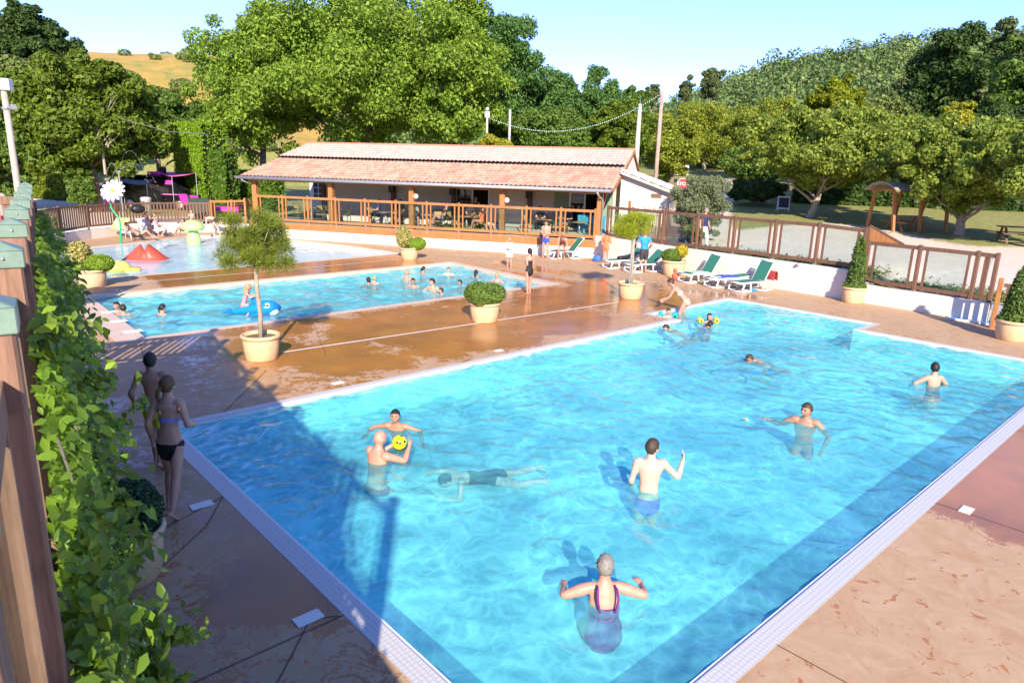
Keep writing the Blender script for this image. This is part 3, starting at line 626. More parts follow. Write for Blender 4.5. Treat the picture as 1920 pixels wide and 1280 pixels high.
# ---------------------------------------------------------------- foliage
def leaves(clumps,n,size,mats=1,rs=0,shell=.55,up=.35,flat=1.,long=1.7):
    """clumps: (x,y,z,r) or (x,y,z,rx,ry,rz). n leaves as folded rhombs -> V,F"""
    r=np.random.default_rng(rs); C=np.array([c if len(c)==6 else (c[0],c[1],c[2],c[3],c[3],c[3]) for c in clumps],dtype=float)
    wt=(C[:,3]*C[:,4]*C[:,5])**(2/3); k=r.choice(len(C),n,p=wt/wt.sum())
    d=r.normal(size=(n,3)); d/=np.linalg.norm(d,axis=1)[:,None]; rr=(shell+(1.06-shell)*r.random(n)**.6)[:,None]
    P=C[k,:3]+d*C[k,3:]*rr
    nn=d*.7+r.normal(size=(n,3))*.6; nn[:,2]+=up; nn/=np.linalg.norm(nn,axis=1)[:,None]
    t=np.cross(nn,r.normal(size=(n,3))); t/=np.linalg.norm(t,axis=1)[:,None]; b=np.cross(nn,t)
    s=(size*(.6+.8*r.random(n)))[:,None]; L=s*long/2; Wd=s/2
    V=np.stack([P-t*L,P+b*Wd*flat+nn*s*.12,P+t*L,P-b*Wd*flat+nn*s*.12],1).reshape(-1,3)
    F=np.arange(4*n).reshape(n,4); return V,F
def trunk(mb,p0,h,r0,seed,spread,branches=7,lean=(0,0),start=.35,n=8):
    rg=random.Random(seed); p0=Vector(p0); pts=[p0+Vector((lean[0]*t+.06*h*t*math.sin(3*t+seed),lean[1]*t+.05*h*t*math.cos(2.6*t+seed),h*t)) for t in np.linspace(0,1,8)]
    mb.tube(pts,[r0*(1.25-.0*t if t==0 else (1-t*.8)) for t in np.linspace(0,1,8)],n)
    for i in range(branches):
        t=start+(1-start)*(i+.5)/branches*.9; k=t*7; j=int(k); p=pts[j].lerp(pts[min(j+1,7)],k-j); a=rg.uniform(0,2*PI)+i*2.4; L=spread*(rg.uniform(.6,1)); 
        q=[p+Vector((math.cos(a),math.sin(a),0))*L*u+Vector((0,0,L*(.75*u-.15*u*u)))+Vector((rg.uniform(-.05,.05),rg.uniform(-.05,.05),0))*L for u in (0,.3,.65,1)]
        mb.tube(q,[r0*(1-t*.7)*.55*c for c in (1,.75,.5,.2)],6)
        for e in range(2):
            a2=a+rg.uniform(-1,1); s=q[2]; mb.tube([s,s+Vector((math.cos(a2),math.sin(a2),.7))*L*.45],[r0*.18,r0*.05],5)
M['bark']=mat('grey_brown_bark',(.20,.155,.115),.9,.35,12,.5)
M['bark2']=mat('pale_bark',(.36,.29,.22),.9,.3,10,.5)
def crown_clumps(rx,ry,rz,n,cr,rs,bottom=-.6,wob=.18):
    rg=random.Random(rs); out=[]
    for i in range(n):
        while 1:
            d=Vector((rg.gauss(0,1),rg.gauss(0,1),rg.gauss(0,1))).normalized()
            if d.z>bottom: break
        k=(.35+.65*rg.random()**.5)*(1+wob*noise.noise(d*1.7+Vector((rs,0,0)))*2)
        c=cr*rg.uniform(.6,1.25); out.append((d.x*rx*k,d.y*ry*k,d.z*rz*k,c*rg.uniform(.9,1.3),c*rg.uniform(.9,1.3),c*rg.uniform(.75,1.05)))
    out.append((0,0,0,rx*.6,ry*.6,rz*.6)); out.append((0,0,-rz*.1,rx*.8,ry*.8,rz*.75)); return out
LM={}
def lm(key,c,**k):
    if key not in LM: LM[key]=leafmat(key+'_leaves',c,**k)
    return LM[key]
def tree(name,label,base,H,crown,leaf,nl,ls,rs,cat='tree',trunkh=None,tr=.3,nclump=40,cr=.22,bark=None,lean=(0,0),group=None,branches=7,shell=.35,cz=None,bottom=-1.1,up=.35):
    nclump=int(nclump*1.6); cr*=.82
    rx,ry,rz=[v*1.13 for v in crown]; nl=int(nl*2.5); ls*=.56; root=thing(name,label,cat,base,0,group); cz=H-rz if cz is None else cz
    mb=MB(); trunk(mb,(0,0,-.3),(trunkh or cz)*1.05+.3,tr,rs,min(rx,ry)*.52,branches,lean); mb.build('trunk',bark or M['bark'],root,True)
    cl=[(a+lean[0],b+lean[1],c+cz,d,e,f) for a,b,c,d,e,f in crown_clumps(rx*.85,ry*.85,rz*.85,nclump,cr*(rx+rz)/2,rs,bottom)]
    V,F=leaves(cl,nl,ls,rs=rs,shell=shell,up=up); link('crown',npmesh('crown',V,F,[leaf]),root); return root
def ptree(name,label,px,top,pxw,D,leaf,nl,rs,base_y=None,crownbot=None,**k):
    """tree standing D metres off, spanning pixel width pxw, its top at pixel row top"""
    p=atdist(px,300,D); z=terr(p.x,p.y); tp=atdist(px,top,D).z; dep=p.x*FW.x+p.y*FW.y; rx=pxw/2*dep/FPX; H=tp-z
    cb=H*.25 if crownbot is None else max(.3,atdist(px,crownbot,D).z-z)
    rz=(H-cb)/2
    return tree(name,label,(p.x,p.y,z),H,(rx,k.pop('ry',rx),rz),leaf,nl,k.pop('ls',.3),rs,cz=cb+rz,**k)
lin=lm('bright_linden',(.22,.33,.045),tr=.42); mid=lm('mid_green',(.12,.20,.035)); drk=lm('dark_green',(.06,.11,.025)); yel=lm('yellow_green',(.33,.33,.03)); chy=lm('cherry',(.22,.29,.05),var=.5,hue=.03,tr=.4); olive=lm('olive_green',(.19,.24,.07)); loc=lm('locust',(.10,.20,.05)); pine=lm('pine',(.12,.16,.06))
map_=lm('maple',(.13,.19,.02))
# big tree mass behind the bar: one large linden and neighbours
ptree('linden_tree','huge bright green leafy tree filling the sky behind the bar roof',690,-60,430,56,lin,46000,11,crownbot=282,ls=.27,nclump=120,cr=.17,tr=.5,branches=12)
ptree('linden_tree','bright leafy tree left of the huge tree, touching the golden hillside',492,0,270,57,lin,26000,12,crownbot=292,ls=.26,nclump=80,cr=.17,tr=.35)
ptree('linden_tree','bright leafy tree between the huge tree and the dark locust, above the roof ridge',848,-20,220,53,lin,22000,13,crownbot=270,ls=.27,nclump=70,cr=.18,tr=.35)
ptree('locust_tree','tall dark green tree with drooping edge right of the huge bright tree',945,0,150,60,loc,20000,14,crownbot=300,ls=.26,nclump=70,cr=.17,tr=.35)
ptree('locust_tree','feathery mid green tree just right of the tall dark tree behind the roof',1035,128,130,62,loc,15000,15,crownbot=300,ls=.24,nclump=60,cr=.18)
ptree('locust_tree','feathery twin topped tree in the middle of the skyline',1118,128,120,64,loc,15000,16,crownbot=300,ls=.24,nclump=55,cr=.18)
ptree('broadleaf_tree','low dark tree behind the string lights left of the concrete pole',1020,205,190,56,mid,14000,17,crownbot=300,ls=.24,nclump=50,cr=.2)
ptree('broadleaf_tree','yellow-green tree directly behind the grey concrete pole',1165,190,130,58,map_,13000,18,crownbot=300,ls=.25,nclump=50,cr=.2)
ptree('shrub','clipped yellow-green shrub at the roof ridge beside the white pole',925,248,70,46,yel,5000,19,crownbot=300,ls=.16,nclump=20,cat='shrub')
# left group
ptree('maple_tree','broad dark green maple on the left with bare dead twigs in its crown',172,105,270,50,map_,30000,21,crownbot=322,ls=.30,nclump=95,cr=.17,tr=.3)
ptree('maple_tree','dark maple behind the wooden lamp post at the left edge',20,150,190,52,mid,15000,22,crownbot=345,ls=.3,nclump=60,cr=.2)
ptree('broadleaf_tree','shaded dark tree between the left maple and the tall bright hedge',300,165,190,66,mid,13000,23,crownbot=296,ls=.28,nclump=50,cr=.2)
ptree('oak_tree','tall dark oak on the skyline above the left maple',95,10,140,82,drk,15000,24,crownbot=190,ls=.36,nclump=60,cr=.18,tr=.35)
ptree('oak_tree','dark tree at the top left corner of the photo',12,38,110,80,drk,12000,25,crownbot=190,ls=.36,nclump=50,cr=.2,tr=.35)
ptree('oak_tree','rounded olive tree below the skyline oak at upper left',70,110,150,70,olive,12000,26,crownbot=240,ls=.32,nclump=50,cr=.2)
ptree('broadleaf_tree','low dark bush on the hill slope right of the skyline oak',160,88,60,95,drk,5000,27,crownbot=130,ls=.34,nclump=24,cat='tree')
ptree('shrub','loose bush at the foot of the maple beside its trunks',145,315,60,49,mid,4000,28,crownbot=400,ls=.16,nclump=20,cat='shrub')
ptree('linden_tree','light green bush spilling over the hillside left of the bright trees',410,190,90,66,lin,12000,29,crownbot=235,ls=.26,nclump=45,cr=.2)
# dead twigs in the maple
r_=thing('dead_branches','bare grey twigs sticking out of the left maple crown','branch',atdist(190,260,47.2)); mb=MB(); rg=random.Random(5)
for i in range(16):
    a=rg.uniform(-.9,1.1); L=rg.uniform(1.2,2.6); s=Vector((rg.uniform(-.3,.3),0,rg.uniform(-.5,.5))); e=s+RT*L*math.sin(a)+Vector((0,0,L*math.cos(a))); mb.tube([s,(s+e)/2+Vector((0,0,.1)),e],[.035,.02,.006],5)
mb.tube([(0,0,-2),(0,0,0)],[.08,.05],6); mb.build('twigs',M['bark2'],r_)
# hedges
def hedge(name,label,a,b,h,th,leaf,n,ls,rs,rz=0,z=None,bulge=.0):
    a=Vector(a);b=Vector(b); d=b-a; L=d.to_2d().length; root=thing(name,label,'hedge',(a.x,a.y,terr(a.x,a.y) if z is None else z),math.atan2(d.y,d.x)); r=np.random.default_rng(rs)
    core=MB(); core.box((L/2,0,h/2-.2),(L-.25,th-.25,h-.25)); core.build('core',mat('hedge_core_'+str(rs),(.02,.03,.008),.95),root)
    f=r.random(n); P=np.zeros((n,3)); P[:,0]=r.random(n)*L; P[:,2]=h*r.random(n)**.9; P[:,1]=-th/2
    top=f<.25; P[top,1]=(r.random(top.sum())-.5)*th; P[top,2]=h; sd=(f>.9); P[sd,0]=np.where(r.random(sd.sum())<.5,0,L); P[sd,1]=(r.random(sd.sum())-.5)*th
    bk=(f>.8)&(f<=.9); P[bk,1]=th/2
    P+=r.normal(size=(n,3))*.05; P[:,1]-= .08*np.sin(P[:,0]*2.1)*np.sin(P[:,2]*1.7)
    nn=r.normal(size=(n,3))*.6; nn[:,1]-=np.where(top,0,.6); nn[:,2]+=.4; nn/=np.linalg.norm(nn,axis=1)[:,None]; t=np.cross(nn,r.normal(size=(n,3))); t/=np.linalg.norm(t,axis=1)[:,None]; bb=np.cross(nn,t); s=(ls*(.6+.8*r.random(n)))[:,None]
    V=np.stack([P-t*s*.9,P+bb*s*.5,P+t*s*.9,P-bb*s*.5],1).reshape(-1,3); link('foliage',npmesh('foliage',V,np.arange(4*n).reshape(n,4),[leaf]),root); return root
def gp(px,py,D): p=atdist(px,py,D); return Vector((p.x,p.y,terr(p.x,p.y)))
bh=lm('bright_hedge',(.20,.34,.02),var=.2)
hedge('conifer_hedge','tall bright green clipped conifer hedge between the black van and the bar',gp(352,300,54),gp(405,300,52),5.6,2.2,bh,22000,.085,31)
hedge('conifer_hedge','bright green clipped hedge just left of the bar roof corner',gp(408,300,49),gp(432,300,48.5),3.8,1.5,lm('hedge_green',(.10,.19,.02),var=.3),5000,.13,32)
hedge('conifer_hedge','lower clipped hedge seen under the left end of the bar roof',gp(430,300,53),gp(520,300,50),2.6,1.2,lm('hedge_green',(.12,.2,.02)),6000,.14,35)
hedge('clipped_hedge','low bright hedge behind the slatted fence below the left maple',gp(40,300,66),gp(140,300,60),1.7,1.3,lm('yellow_hedge',(.17,.23,.02)),6000,.15,33)
hedge('laurel_hedge','long dark hedge behind the picnic lawn on the right',gp(1500,300,56),gp(2000,300,58),3.4,2.0,drk,14000,.24,34)
hedge('clipped_hedge','small light hedge behind the black van',gp(330,300,62),gp(375,300,60),2.,1.0,lm('yellow_hedge',(.17,.23,.02)),2500,.15,36)
# right: cherry trees on the lawn, trees behind them
def gtree(name,label,bx_,by_,top,w_,leaf,nl,rs,crownbot,cx=None,**k):
    g=ground(bx_,by_); D=math.hypot(g.x,g.y); dep=g.x*FW.x+g.y*FW.y; tp=atdist(bx_,top,D).z; cb=atdist(bx_,crownbot,D).z-g.z; rx=w_/2*dep/FPX; H=tp-g.z; rz=(H-cb)/2
    c=Vector((0,0,0)) if cx is None else (atdist(cx,300,D)-atdist(bx_,300,D)); c.z=0
    return tree(name,label,g,H,(rx,k.pop('ry',rx*.9),rz),leaf,nl,k.pop('ls',.2),rs,cz=cb+rz,lean=(c.x,c.y),**k)
CH='flat topped cherry trees on the picnic lawn'
gtree('cherry_tree','wide flat yellow-green cherry tree with leaning trunk left of the picnic shelter',1515,408,195,340,chy,34000,41,350,1545,group=CH,bark=M['bark2'],tr=.28,nclump=110,cr=.15,trunkh=2.6,branches=9,bottom=-1.,ls=.22)
gtree('cherry_tree','cherry tree with thick upright trunk right of the picnic shelter',1797,441,215,310,chy,34000,42,385,1800,group=CH,bark=M['bark2'],tr=.3,nclump=110,cr=.15,trunkh=2.,branches=9,bottom=-1.,ls=.19)
gtree('cherry_tree','green cherry tree with several splayed stems beyond the striped barrier',1322,322,190,170,lm('cherry_green',(.24,.29,.035),hue=.03),17000,43,318,1310,group=CH,bark=M['bark2'],tr=.3,nclump=70,cr=.18,branches=9,bottom=-.4,ls=.25)
gtree('cherry_tree','yellowish cherry tree between the striped barrier and the chalkboard sign',1440,338,188,190,lm('cherry_green',(.24,.29,.035)),17000,44,335,1430,group=CH,tr=.25,nclump=70,cr=.18,bottom=-.3,ls=.26)
gtree('cherry_tree','cherry tree running out of the picture at the right edge above the second picnic table',1960,470,225,240,lm('cherry',(.2,.18,.035)),20000,45,400,1950,group=CH,tr=.28,nclump=80,cr=.17,bottom=-.5,ls=.17)
ptree('cherry_tree','cherry tree filling the gap behind the picnic shelter roof',1665,205,240,57,chy,22000,64,group=CH,crownbot=345,ls=.24,nclump=90,cr=.16)
ptree('chestnut_tree','rounded bright yellow-green tree rising behind the cherry trees',1553,143,105,66,lm('chestnut',(.20,.24,.012)),12000,46,crownbot=260,ls=.3,nclump=50,cr=.2)
ptree('young_tree','upright yellow-green sapling with visible branches behind the right cherry tree',1782,190,75,60,yel,4500,47,crownbot=262,ls=.22,nclump=40,cr=.14,shell=.3)
ptree('pine_tree','big dark pine group at upper right under the skyline',1780,62,190,84,drk,18000,48,crownbot=300,ls=.42,nclump=60,cr=.18)
ptree('pine_tree','tall ragged pine poking above the skyline near the right edge',1850,35,70,82,pine,7000,49,crownbot=250,ls=.36,nclump=36,cr=.17)
ptree('broadleaf_tree','dark broadleaf tree at the right edge of the photo',1910,55,150,70,mid,18000,50,crownbot=330,ls=.34,nclump=70,cr=.18)
ptree('broadleaf_tree','shadowy dark tree below the right skyline pines',1880,190,150,62,drk,13000,51,crownbot=340,ls=.3,nclump=50,cr=.2)
ptree('pine_tree','grey green pine in front of the wooded hill, centre right',1690,150,130,85,pine,12000,52,crownbot=280,ls=.36,nclump=50,cr=.18)
ptree('pine_tree','slim pine standing above the low skyline right of the wooden pole',1322,118,40,120,pine,5000,53,crownbot=190,ls=.42,nclump=24,cr=.2)
ptree('pine_tree','small round topped pine beside the slim skyline pine',1275,143,26,120,pine,2500,54,crownbot=190,ls=.4,nclump=14,cr=.25)
ptree('pine_tree','small flat pine on the skyline above the grey concrete pole',1215,156,30,118,pine,2500,55,crownbot=200,ls=.4,nclump=14,cr=.25)
ptree('broadleaf_tree','tree on the low skyline just right of the feathery trees',1185,158,60,100,mid,6000,56,crownbot=260,ls=.4,nclump=24,cr=.22)
ptree('broadleaf_tree','dense green undergrowth tree behind the trunk of the wide cherry',1420,275,150,58,mid,9000,57,crownbot=345,ls=.22,nclump=40,cr=.2)
ptree('shrub','rounded dark shrub right of the drive entrance',1425,335,110,52,drk,9000,58,crownbot=395,ls=.18,nclump=40,cat='shrub',cr=.2)
ptree('shrub','pale green low shrub beyond the rocks near the drive',1395,312,50,70,olive,3000,59,crownbot=335,ls=.2,nclump=16,cat='shrub')
ptree('broadleaf_tree','golden green tree over the roof end behind the wooden pole',1262,215,110,72,lm('cherry_green',(.24,.29,.035)),10000,60,crownbot=330,ls=.3,nclump=45,cr=.2)
ptree('broadleaf_tree','mid green tree rising behind the wide cherry canopy, centre right',1625,175,140,72,olive,11000,61,crownbot=290,ls=.32,nclump=50,cr=.2)
ptree('shrub','silvery olive bush beyond the glazed fence next to the palisade',1322,322,112,33.5,lm('silvery_olive',(.20,.235,.13),var=.3),13000,62,crownbot=452,ls=.10,nclump=55,cat='shrub',cr=.2,tr=.09,branches=8)
ptree('shrub','low green shrub growing behind the glazed fence under the olive bush',1318,422,40,30.5,mid,2500,63,crownbot=470,ls=.08,nclump=16,cat='shrub',tr=.03)
# wooded hill: stuff
rg=np.random.default_rng(9); cl=[]; pos=[]
while len(pos)<3400:
    az=rg.uniform(5,62); D=rg.uniform(100,300)**1.0
    if az>45 and D>260: continue
    a=math.radians(az); x,y=D*math.cos(a),D*math.sin(a); z=terr(x,y); s=rg.uniform(.9,2.9)*(1.2 if rg.random()<.2 else .9); pos.append(1); cl.append((x,y,z+s*.9,s,s,s*rg.uniform(.9,1.5)))
half=len(cl)//2
def forest(name,cl,leaf,n,ls,rs,label):
    V,F=leaves(cl,n,ls,rs=rs,shell=.75,up=.3,long=1.2); return tag(link(name,npmesh(name,V,F,[leaf])),label,'woodland',kind='stuff')
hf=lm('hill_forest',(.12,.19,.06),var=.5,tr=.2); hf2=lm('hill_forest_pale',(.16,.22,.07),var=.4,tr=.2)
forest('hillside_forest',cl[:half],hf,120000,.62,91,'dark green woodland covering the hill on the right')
forest('hillside_forest',cl[half:],hf2,110000,.62,92,'paler green treetops of the woodland on the right hill')
# scattered scrub on golden hill: stuff
cl=[]
for i in range(110):
    az=rg.uniform(66,84); D=rg.uniform(96,172); a=math.radians(az); x,y=D*math.cos(a),D*math.sin(a)
    if rg.random()<.3 or D<140: s=rg.uniform(.4,1.2)*(1.3 if D<125 else .8); cl.append((x,y,terr(x,y)+s*.4,s*1.4,s*1.4,s*.8))
forest('hillside_scrub',cl,olive,30000,.3,93,'low green scrub scattered over the golden hillside')
# grass tufts along the fence and lawn edge
g_pts=[]
while len(g_pts)<9000:
    y=rg.uniform(4,19); x=wx(y)+.25+abs(rg.normal())*1.0
    if x<30 and not(y>18): g_pts.append((x,y,terr(x,y)+.02,.12,.12,.10))
V,F=leaves(g_pts,9000,.05,rs=5,up=-.2,long=3.,shell=0); tag(link('grass',npmesh('grass',V,F,[lm('grass',(.14,.17,.05))])),'thin grass growing behind the glazed fence','grass',kind='stuff')
V=[];
# ---------------------------------------------------------------- climbing jasmine on the terrace wall
def vine():
    r=np.random.default_rng(77); n=80000; t=.9+10.6*r.random(n)**.9
    def prof(t_,z): return .05+(.05+.17*np.clip(1-z/2.6,0,1))*(.75+.25*np.sin(1.9*t_+z*1.3)+.2*np.sin(4.3*t_-2*z))
    ztop=3.25+.14*np.sin(t*2.3)-.02*t; ztop=np.minimum(np.where(t>9,ztop+.1,ztop),.9+.72*t); z=ztop*(r.random(n)**.85)+.0
    out=prof(t,z)*(r.random(n)**.35)
    spr=r.random(n)<.05; out=np.where(spr,out+.22*r.random(n),out)
    P=np.stack([out-.04,t,z],1)+r.normal(size=(n,3))*.03
    # hanging sprays
    runs=[]
    for i in range(110):
        t0=2.+9*r.random(); z0=min(.3+2.7*r.random(),.3+.6*t0); o0=float(prof(t0,z0)); d=np.array([.5+.4*r.random(),.5*r.normal(),.35+.5*r.random()]); L=.12+.25*r.random()
        for k in range(22): u=k/22; runs.append([o0+d[0]*L*u,t0+d[1]*L*u,z0+L*(d[2]*u-.5*u*u)])
    for (px,py,pz) in ((.24,5.1,2.15),):
        for k in range(22): u=k/22; runs.append([px+.30*u,py+.22*u,pz+.35*u-.2*u*u])
    Rn=np.array(runs); Rn=np.repeat(Rn,2,0)+r.normal(size=(len(Rn)*2,3))*.018; P=np.concatenate([P,Rn]); n=len(P)
    nn=np.stack([.5+.3*r.normal(size=n),-.45+.5*r.normal(size=n),.55+.35*r.normal(size=n)],1); nn/=np.linalg.norm(nn,axis=1)[:,None]
    a=r.normal(size=(n,3)); a[:,2]-=.6; tt=np.cross(nn,np.cross(a,nn)); tt/=np.linalg.norm(tt,axis=1)[:,None]; b=np.cross(nn,tt); s=(.017+.021*r.random(n))[:,None]
    V=np.stack([P-tt*s*1.1,P-tt*s*.25+b*s*.58+nn*s*.16,P+tt*s*.55+b*s*.40+nn*s*.1,P+tt*s*1.25-nn*s*.18,P+tt*s*.55-b*s*.40+nn*s*.1,P-tt*s*.25-b*s*.58+nn*s*.16,P+tt*s*.2-nn*s*.02],1)
    base=np.arange(n)[:,None]*7; F=np.concatenate([base+np.array([[0,1,6]]),base+np.array([[1,2,6]]),base+np.array([[2,3,6]]),base+np.array([[3,4,6]]),base+np.array([[4,5,6]]),base+np.array([[5,0,6]])])
    root=thing('climbing_jasmine','glossy climbing jasmine covering the terrace wall at lower left','climber',F_(0,-.05),R_(81.8-90))
    mt=leafmat('jasmine_leaves',(.19,.29,.035),var=.6,tr=.35,rough=.35); link('foliage',npmesh('foliage',V.reshape(-1,3),F,[mt]),root)
    mb=MB(); rg=random.Random(3)
    for i in range(60):
        t0=rg.uniform(2.9,11); p=[]; x=.02; z=0
        for k in range(7): p.append((x+rg.uniform(-.04,.06),t0+rg.uniform(-.15,.15),z)); z+=.5
        mb.tube(p,[.012-.001*k for k in range(7)],5)
    mb.build('stems',M['bark'],root,True)
    fl=MB()
    for i in range(90):
        t0=rg.uniform(1,6); z0=rg.uniform(.2,2.2); o=float(prof(t0,z0))+.03
        for k in range(5): a=k*2*PI/5; fl.add([(o,t0,z0),(o+.012,t0+.02*math.cos(a-.3),z0+.02*math.sin(a-.3)),(o+.008,t0+.028*math.cos(a),z0+.028*math.sin(a)),(o+.012,t0+.02*math.cos(a+.3),z0+.02*math.sin(a+.3))],[(0,1,2,3)])
    fl.build('flowers',mat('white_petals',(.85,.83,.78),.6,.03),root)
vine()
# ---------------------------------------------------------------- planters
M['pot']=None
q=NT('cream_terracotta'); f=q.noise(5,6,.65); f2=q.noise(22,4,.6); q.set(q.mix(q.ramp(f,[(.35,0.),(.75,.6)]),(.66,.47,.27),(.50,.33,.19)),.75); q.bump(q.math('ADD',f,q.math('MULTIPLY',f2,.6)),.5,.015); M['pot']=q.m
M['soil']=mat('planter_soil',(.16,.13,.05),.95,.5,30,.6)
def pot(root,r,h,soil=True):
    r*=1.13; h*=1.03
    mb=MB(); mb.lathe([(0,0),(r*.80,0),(r*.84,.02),(r*.93,h*.45),(r*.96,h*.80),(r*.95,h*.84),(r*1.03,h*.86),(r*1.055,h*.92),(r*1.03,h*.985),(r*.98,h),(r*.92,h*.98),(r*.90,h*.85),(0,h*.85)],n=40); p=mb.build('pot',M['pot'],root,True)
    s=MB(); s.lathe([(0,h*.87),(r*.89,h*.865)],n=24); s.build('soil',M['soil'],root); return p
def bush(root,name,clumps,leaf,n,ls,rs,**k):
    V,F=leaves(clumps,n,ls,rs=rs,**k); return link(name,npmesh(name,V,F,[leaf]),root)
def needles(clumps,n,L,rs):
    r=np.random.default_rng(rs); C=np.array(clumps); k=r.integers(0,len(C),n); d=r.normal(size=(n,3)); d[:,2]=d[:,2]*.9+.35; d/=np.linalg.norm(d,axis=1)[:,None]
    P=C[k,:3]+d*(C[k,3]*r.random(n)**.6)[:,None]; l=(L*(.6+.6*r.random(n)))[:,None]; dd=d+r.normal(size=(n,3))*.35; dd[:,2]+=.25; dd/=np.linalg.norm(dd,axis=1)[:,None]; s=np.cross(dd,r.normal(size=(n,3))); s/=np.linalg.norm(s,axis=1)[:,None]
    V=np.stack([P-s*.0055,P+s*.0055,P+dd*l],1).reshape(-1,3); return V,np.arange(3*n).reshape(n,3)
def pinetree(name,label,c,r,h,H,crw,leaf,rs,zc0,lean=(0,0),nn=36000):
    root=thing(name,label,'potted tree',c,0,'potted trees and shrubs round the pools'); pot(root,r,h); mb=MB(); rg=random.Random(rs); top=Vector((lean[0],lean[1],zc0))
    mb.tube([(0,0,h*.85),(lean[0]*.2+.02,lean[1]*.2,h+(zc0-h)*.3),(lean[0]*.6-.02,lean[1]*.6,h+(zc0-h)*.7),tuple(top)],[.052,.045,.042,.045],10); cl=[]
    for i in range(46):
        a=rg.uniform(0,2*PI); e=rg.uniform(-.25,1.)**1; R=crw*(.55+.45*rg.random())*math.cos(max(0,e)*.9); z=zc0+.15+(H-zc0-.15)*max(-.12,e)*rg.uniform(.7,1)
        p=Vector((lean[0]+math.cos(a)*R,lean[1]+math.sin(a)*R,z)); st=top+Vector((0,0,rg.uniform(-.05,.35)*(H-zc0))); md=st.lerp(p,.5)+Vector((0,0,-.06)); mb.tube([st,md,p],[.018,.011,.005],5); cl.append((p.x,p.y,p.z,crw*.23)); cl.append((md.x+rg.uniform(-.1,.1),md.y+rg.uniform(-.1,.1),md.z+.12,crw*.13))
    mb.build('trunk',M['bark2'],root,True); V,F=needles(cl,nn,.11,rs); link('crown',npmesh('crown',V,F,[leaf]),root); return root
pn=lm('pine_needles',(.20,.25,.035),var=.5,tr=.3); pn2=lm('bright_pine_needles',(.34,.40,.03),var=.4,tr=.35)
G_='potted trees and shrubs round the pools'
def base(px,py,r): p=at(px,py); d=Vector((p.x,p.y,0)).normalized(); return p+d*r
r1=.335; c=base(492,681,r1*1.13); pinetree('potted_pine','potted umbrella pine on the wet orange paving, nearest of the potted trees',c,r1,.52,2.98,.76,pn,101,1.95)
c=base(1181,563,.42); pinetree('potted_pine','bright yellow-green potted pine with pale stake, before the man in the blue shirt',c,.37,.52,2.72,.70,pn2,102,2.0,nn=22000)
t=thing('tree_stake','pale steel stake beside the trunk of the bright potted pine','stake',(c.x-.07,c.y+.02,0)); mb=MB(); mb.tube([(0,0,.44),(0,0,2.0)],.028,8); mb.build('stake_post',M['galv'],t)
bx_=lm('boxwood',(.13,.21,.035),var=.4,tr=.25); bxd=lm('dark_boxwood',(.045,.10,.04),var=.4,tr=.2); var_=lm('variegated',(.42,.38,.13),var=.35,tr=.3); lime=lm('lime_shrub',(.22,.34,.03),var=.35,tr=.3)
c=base(908,608,.41); t=thing('potted_boxwood','round clipped boxwood in a cream pot mirrored in the wet paving between the pools','potted shrub',c,0,G_); pot(t,.36,.52); bush(t,'foliage',[(0,0,.74,.54,.54,.28),(-.15,.1,.84,.32,.32,.22),(.2,-.1,.8,.32,.32,.22),(-.3,-.2,.7,.25,.25,.2),(.3,.25,.76,.22,.22,.2)],bx_,9500,.034,103,shell=.8)
c=F_(7.0,.27); t=thing('potted_boxwood','dark round boxwood in a cream pot half hidden by the climbing jasmine','potted shrub',c,0,G_); pot(t,.33,.52); bush(t,'foliage',[(0,0,.70,.38,.38,.25),(.14,.1,.78,.2,.2,.18),(-.12,-.14,.76,.22,.2,.18)],bxd,9000,.024,104,shell=.75)
c=base(768,488,.41); t=thing('potted_shrub','yellow and green shrubs in a slightly tilted cream pot at the toddler pool corner','potted shrub',c,0,G_); pot(t,.36,.55); t.rotation_euler=(R_(3),R_(-5),0); bush(t,'variegated_foliage',[(-.16,.12,.95,.34,.34,.42),(-.2,.1,1.25,.22,.22,.25)],var_,2600,.06,105,shell=.5); bush(t,'lime_foliage',[(.3,-.22,.68,.38,.38,.26)],lime,4500,.035,106,shell=.8)
c=base(1262,519,.47); t=thing('potted_shrub','low green and yellow shrubs in a wide cream pot between two pairs of sun loungers','potted shrub',c,0,G_); pot(t,.42,.6); bush(t,'green_foliage',[(-.14,.1,.8,.36,.36,.26)],bx_,4500,.035,107,shell=.8); bush(t,'yellow_foliage',[(.2,-.16,.98,.25,.25,.25)],lm('golden_shrub',(.5,.42,.04),var=.3),1600,.055,108)
c=base(175,541,.40); t=thing('potted_shrub','faded cream and bright green shrubs in a cream pot beside the yellow toddler slide','potted shrub',c,0,G_); pot(t,.38,.55); bush(t,'variegated_foliage',[(-.25,.2,1.0,.36,.36,.42)],var_,3200,.06,109,shell=.5); bush(t,'lime_foliage',[(.22,-.1,.74,.42,.42,.27)],lime,5000,.035,110,shell=.8)
cyp=lm('cypress',(.10,.165,.035),var=.45,tr=.2)
def cypress(name,label,c,r,h,H,rs,w_):
    t=thing(name,label,'potted shrub',c,0,G_); pot(t,r,h); n=26; cl=[(.05*math.sin(i*1.9),.05*math.cos(i*2.3),h+(H-h)*(i+.5)/n,w_*(1-(i/n)**2.2)*.95+.03,w_*(1-(i/n)**2.2)*.95+.03,.16) for i in range(n)]; bush(t,'cypress_foliage',cl,cyp,9000,.045,rs,up=.8,shell=.6,long=2.6); bush(t,'skirt_foliage',[(math.cos(a)*r*.65,math.sin(a)*r*.65,h+.03,.17,.17,.13) for a in np.linspace(0,2*PI,9)[:-1]],bx_,3000,.035,rs+1)
    mb=MB(); mb.tube([(0,0,h*.85),(0,0,H*.9)],[.04,.01],6); mb.build('trunk',M['bark'],t)
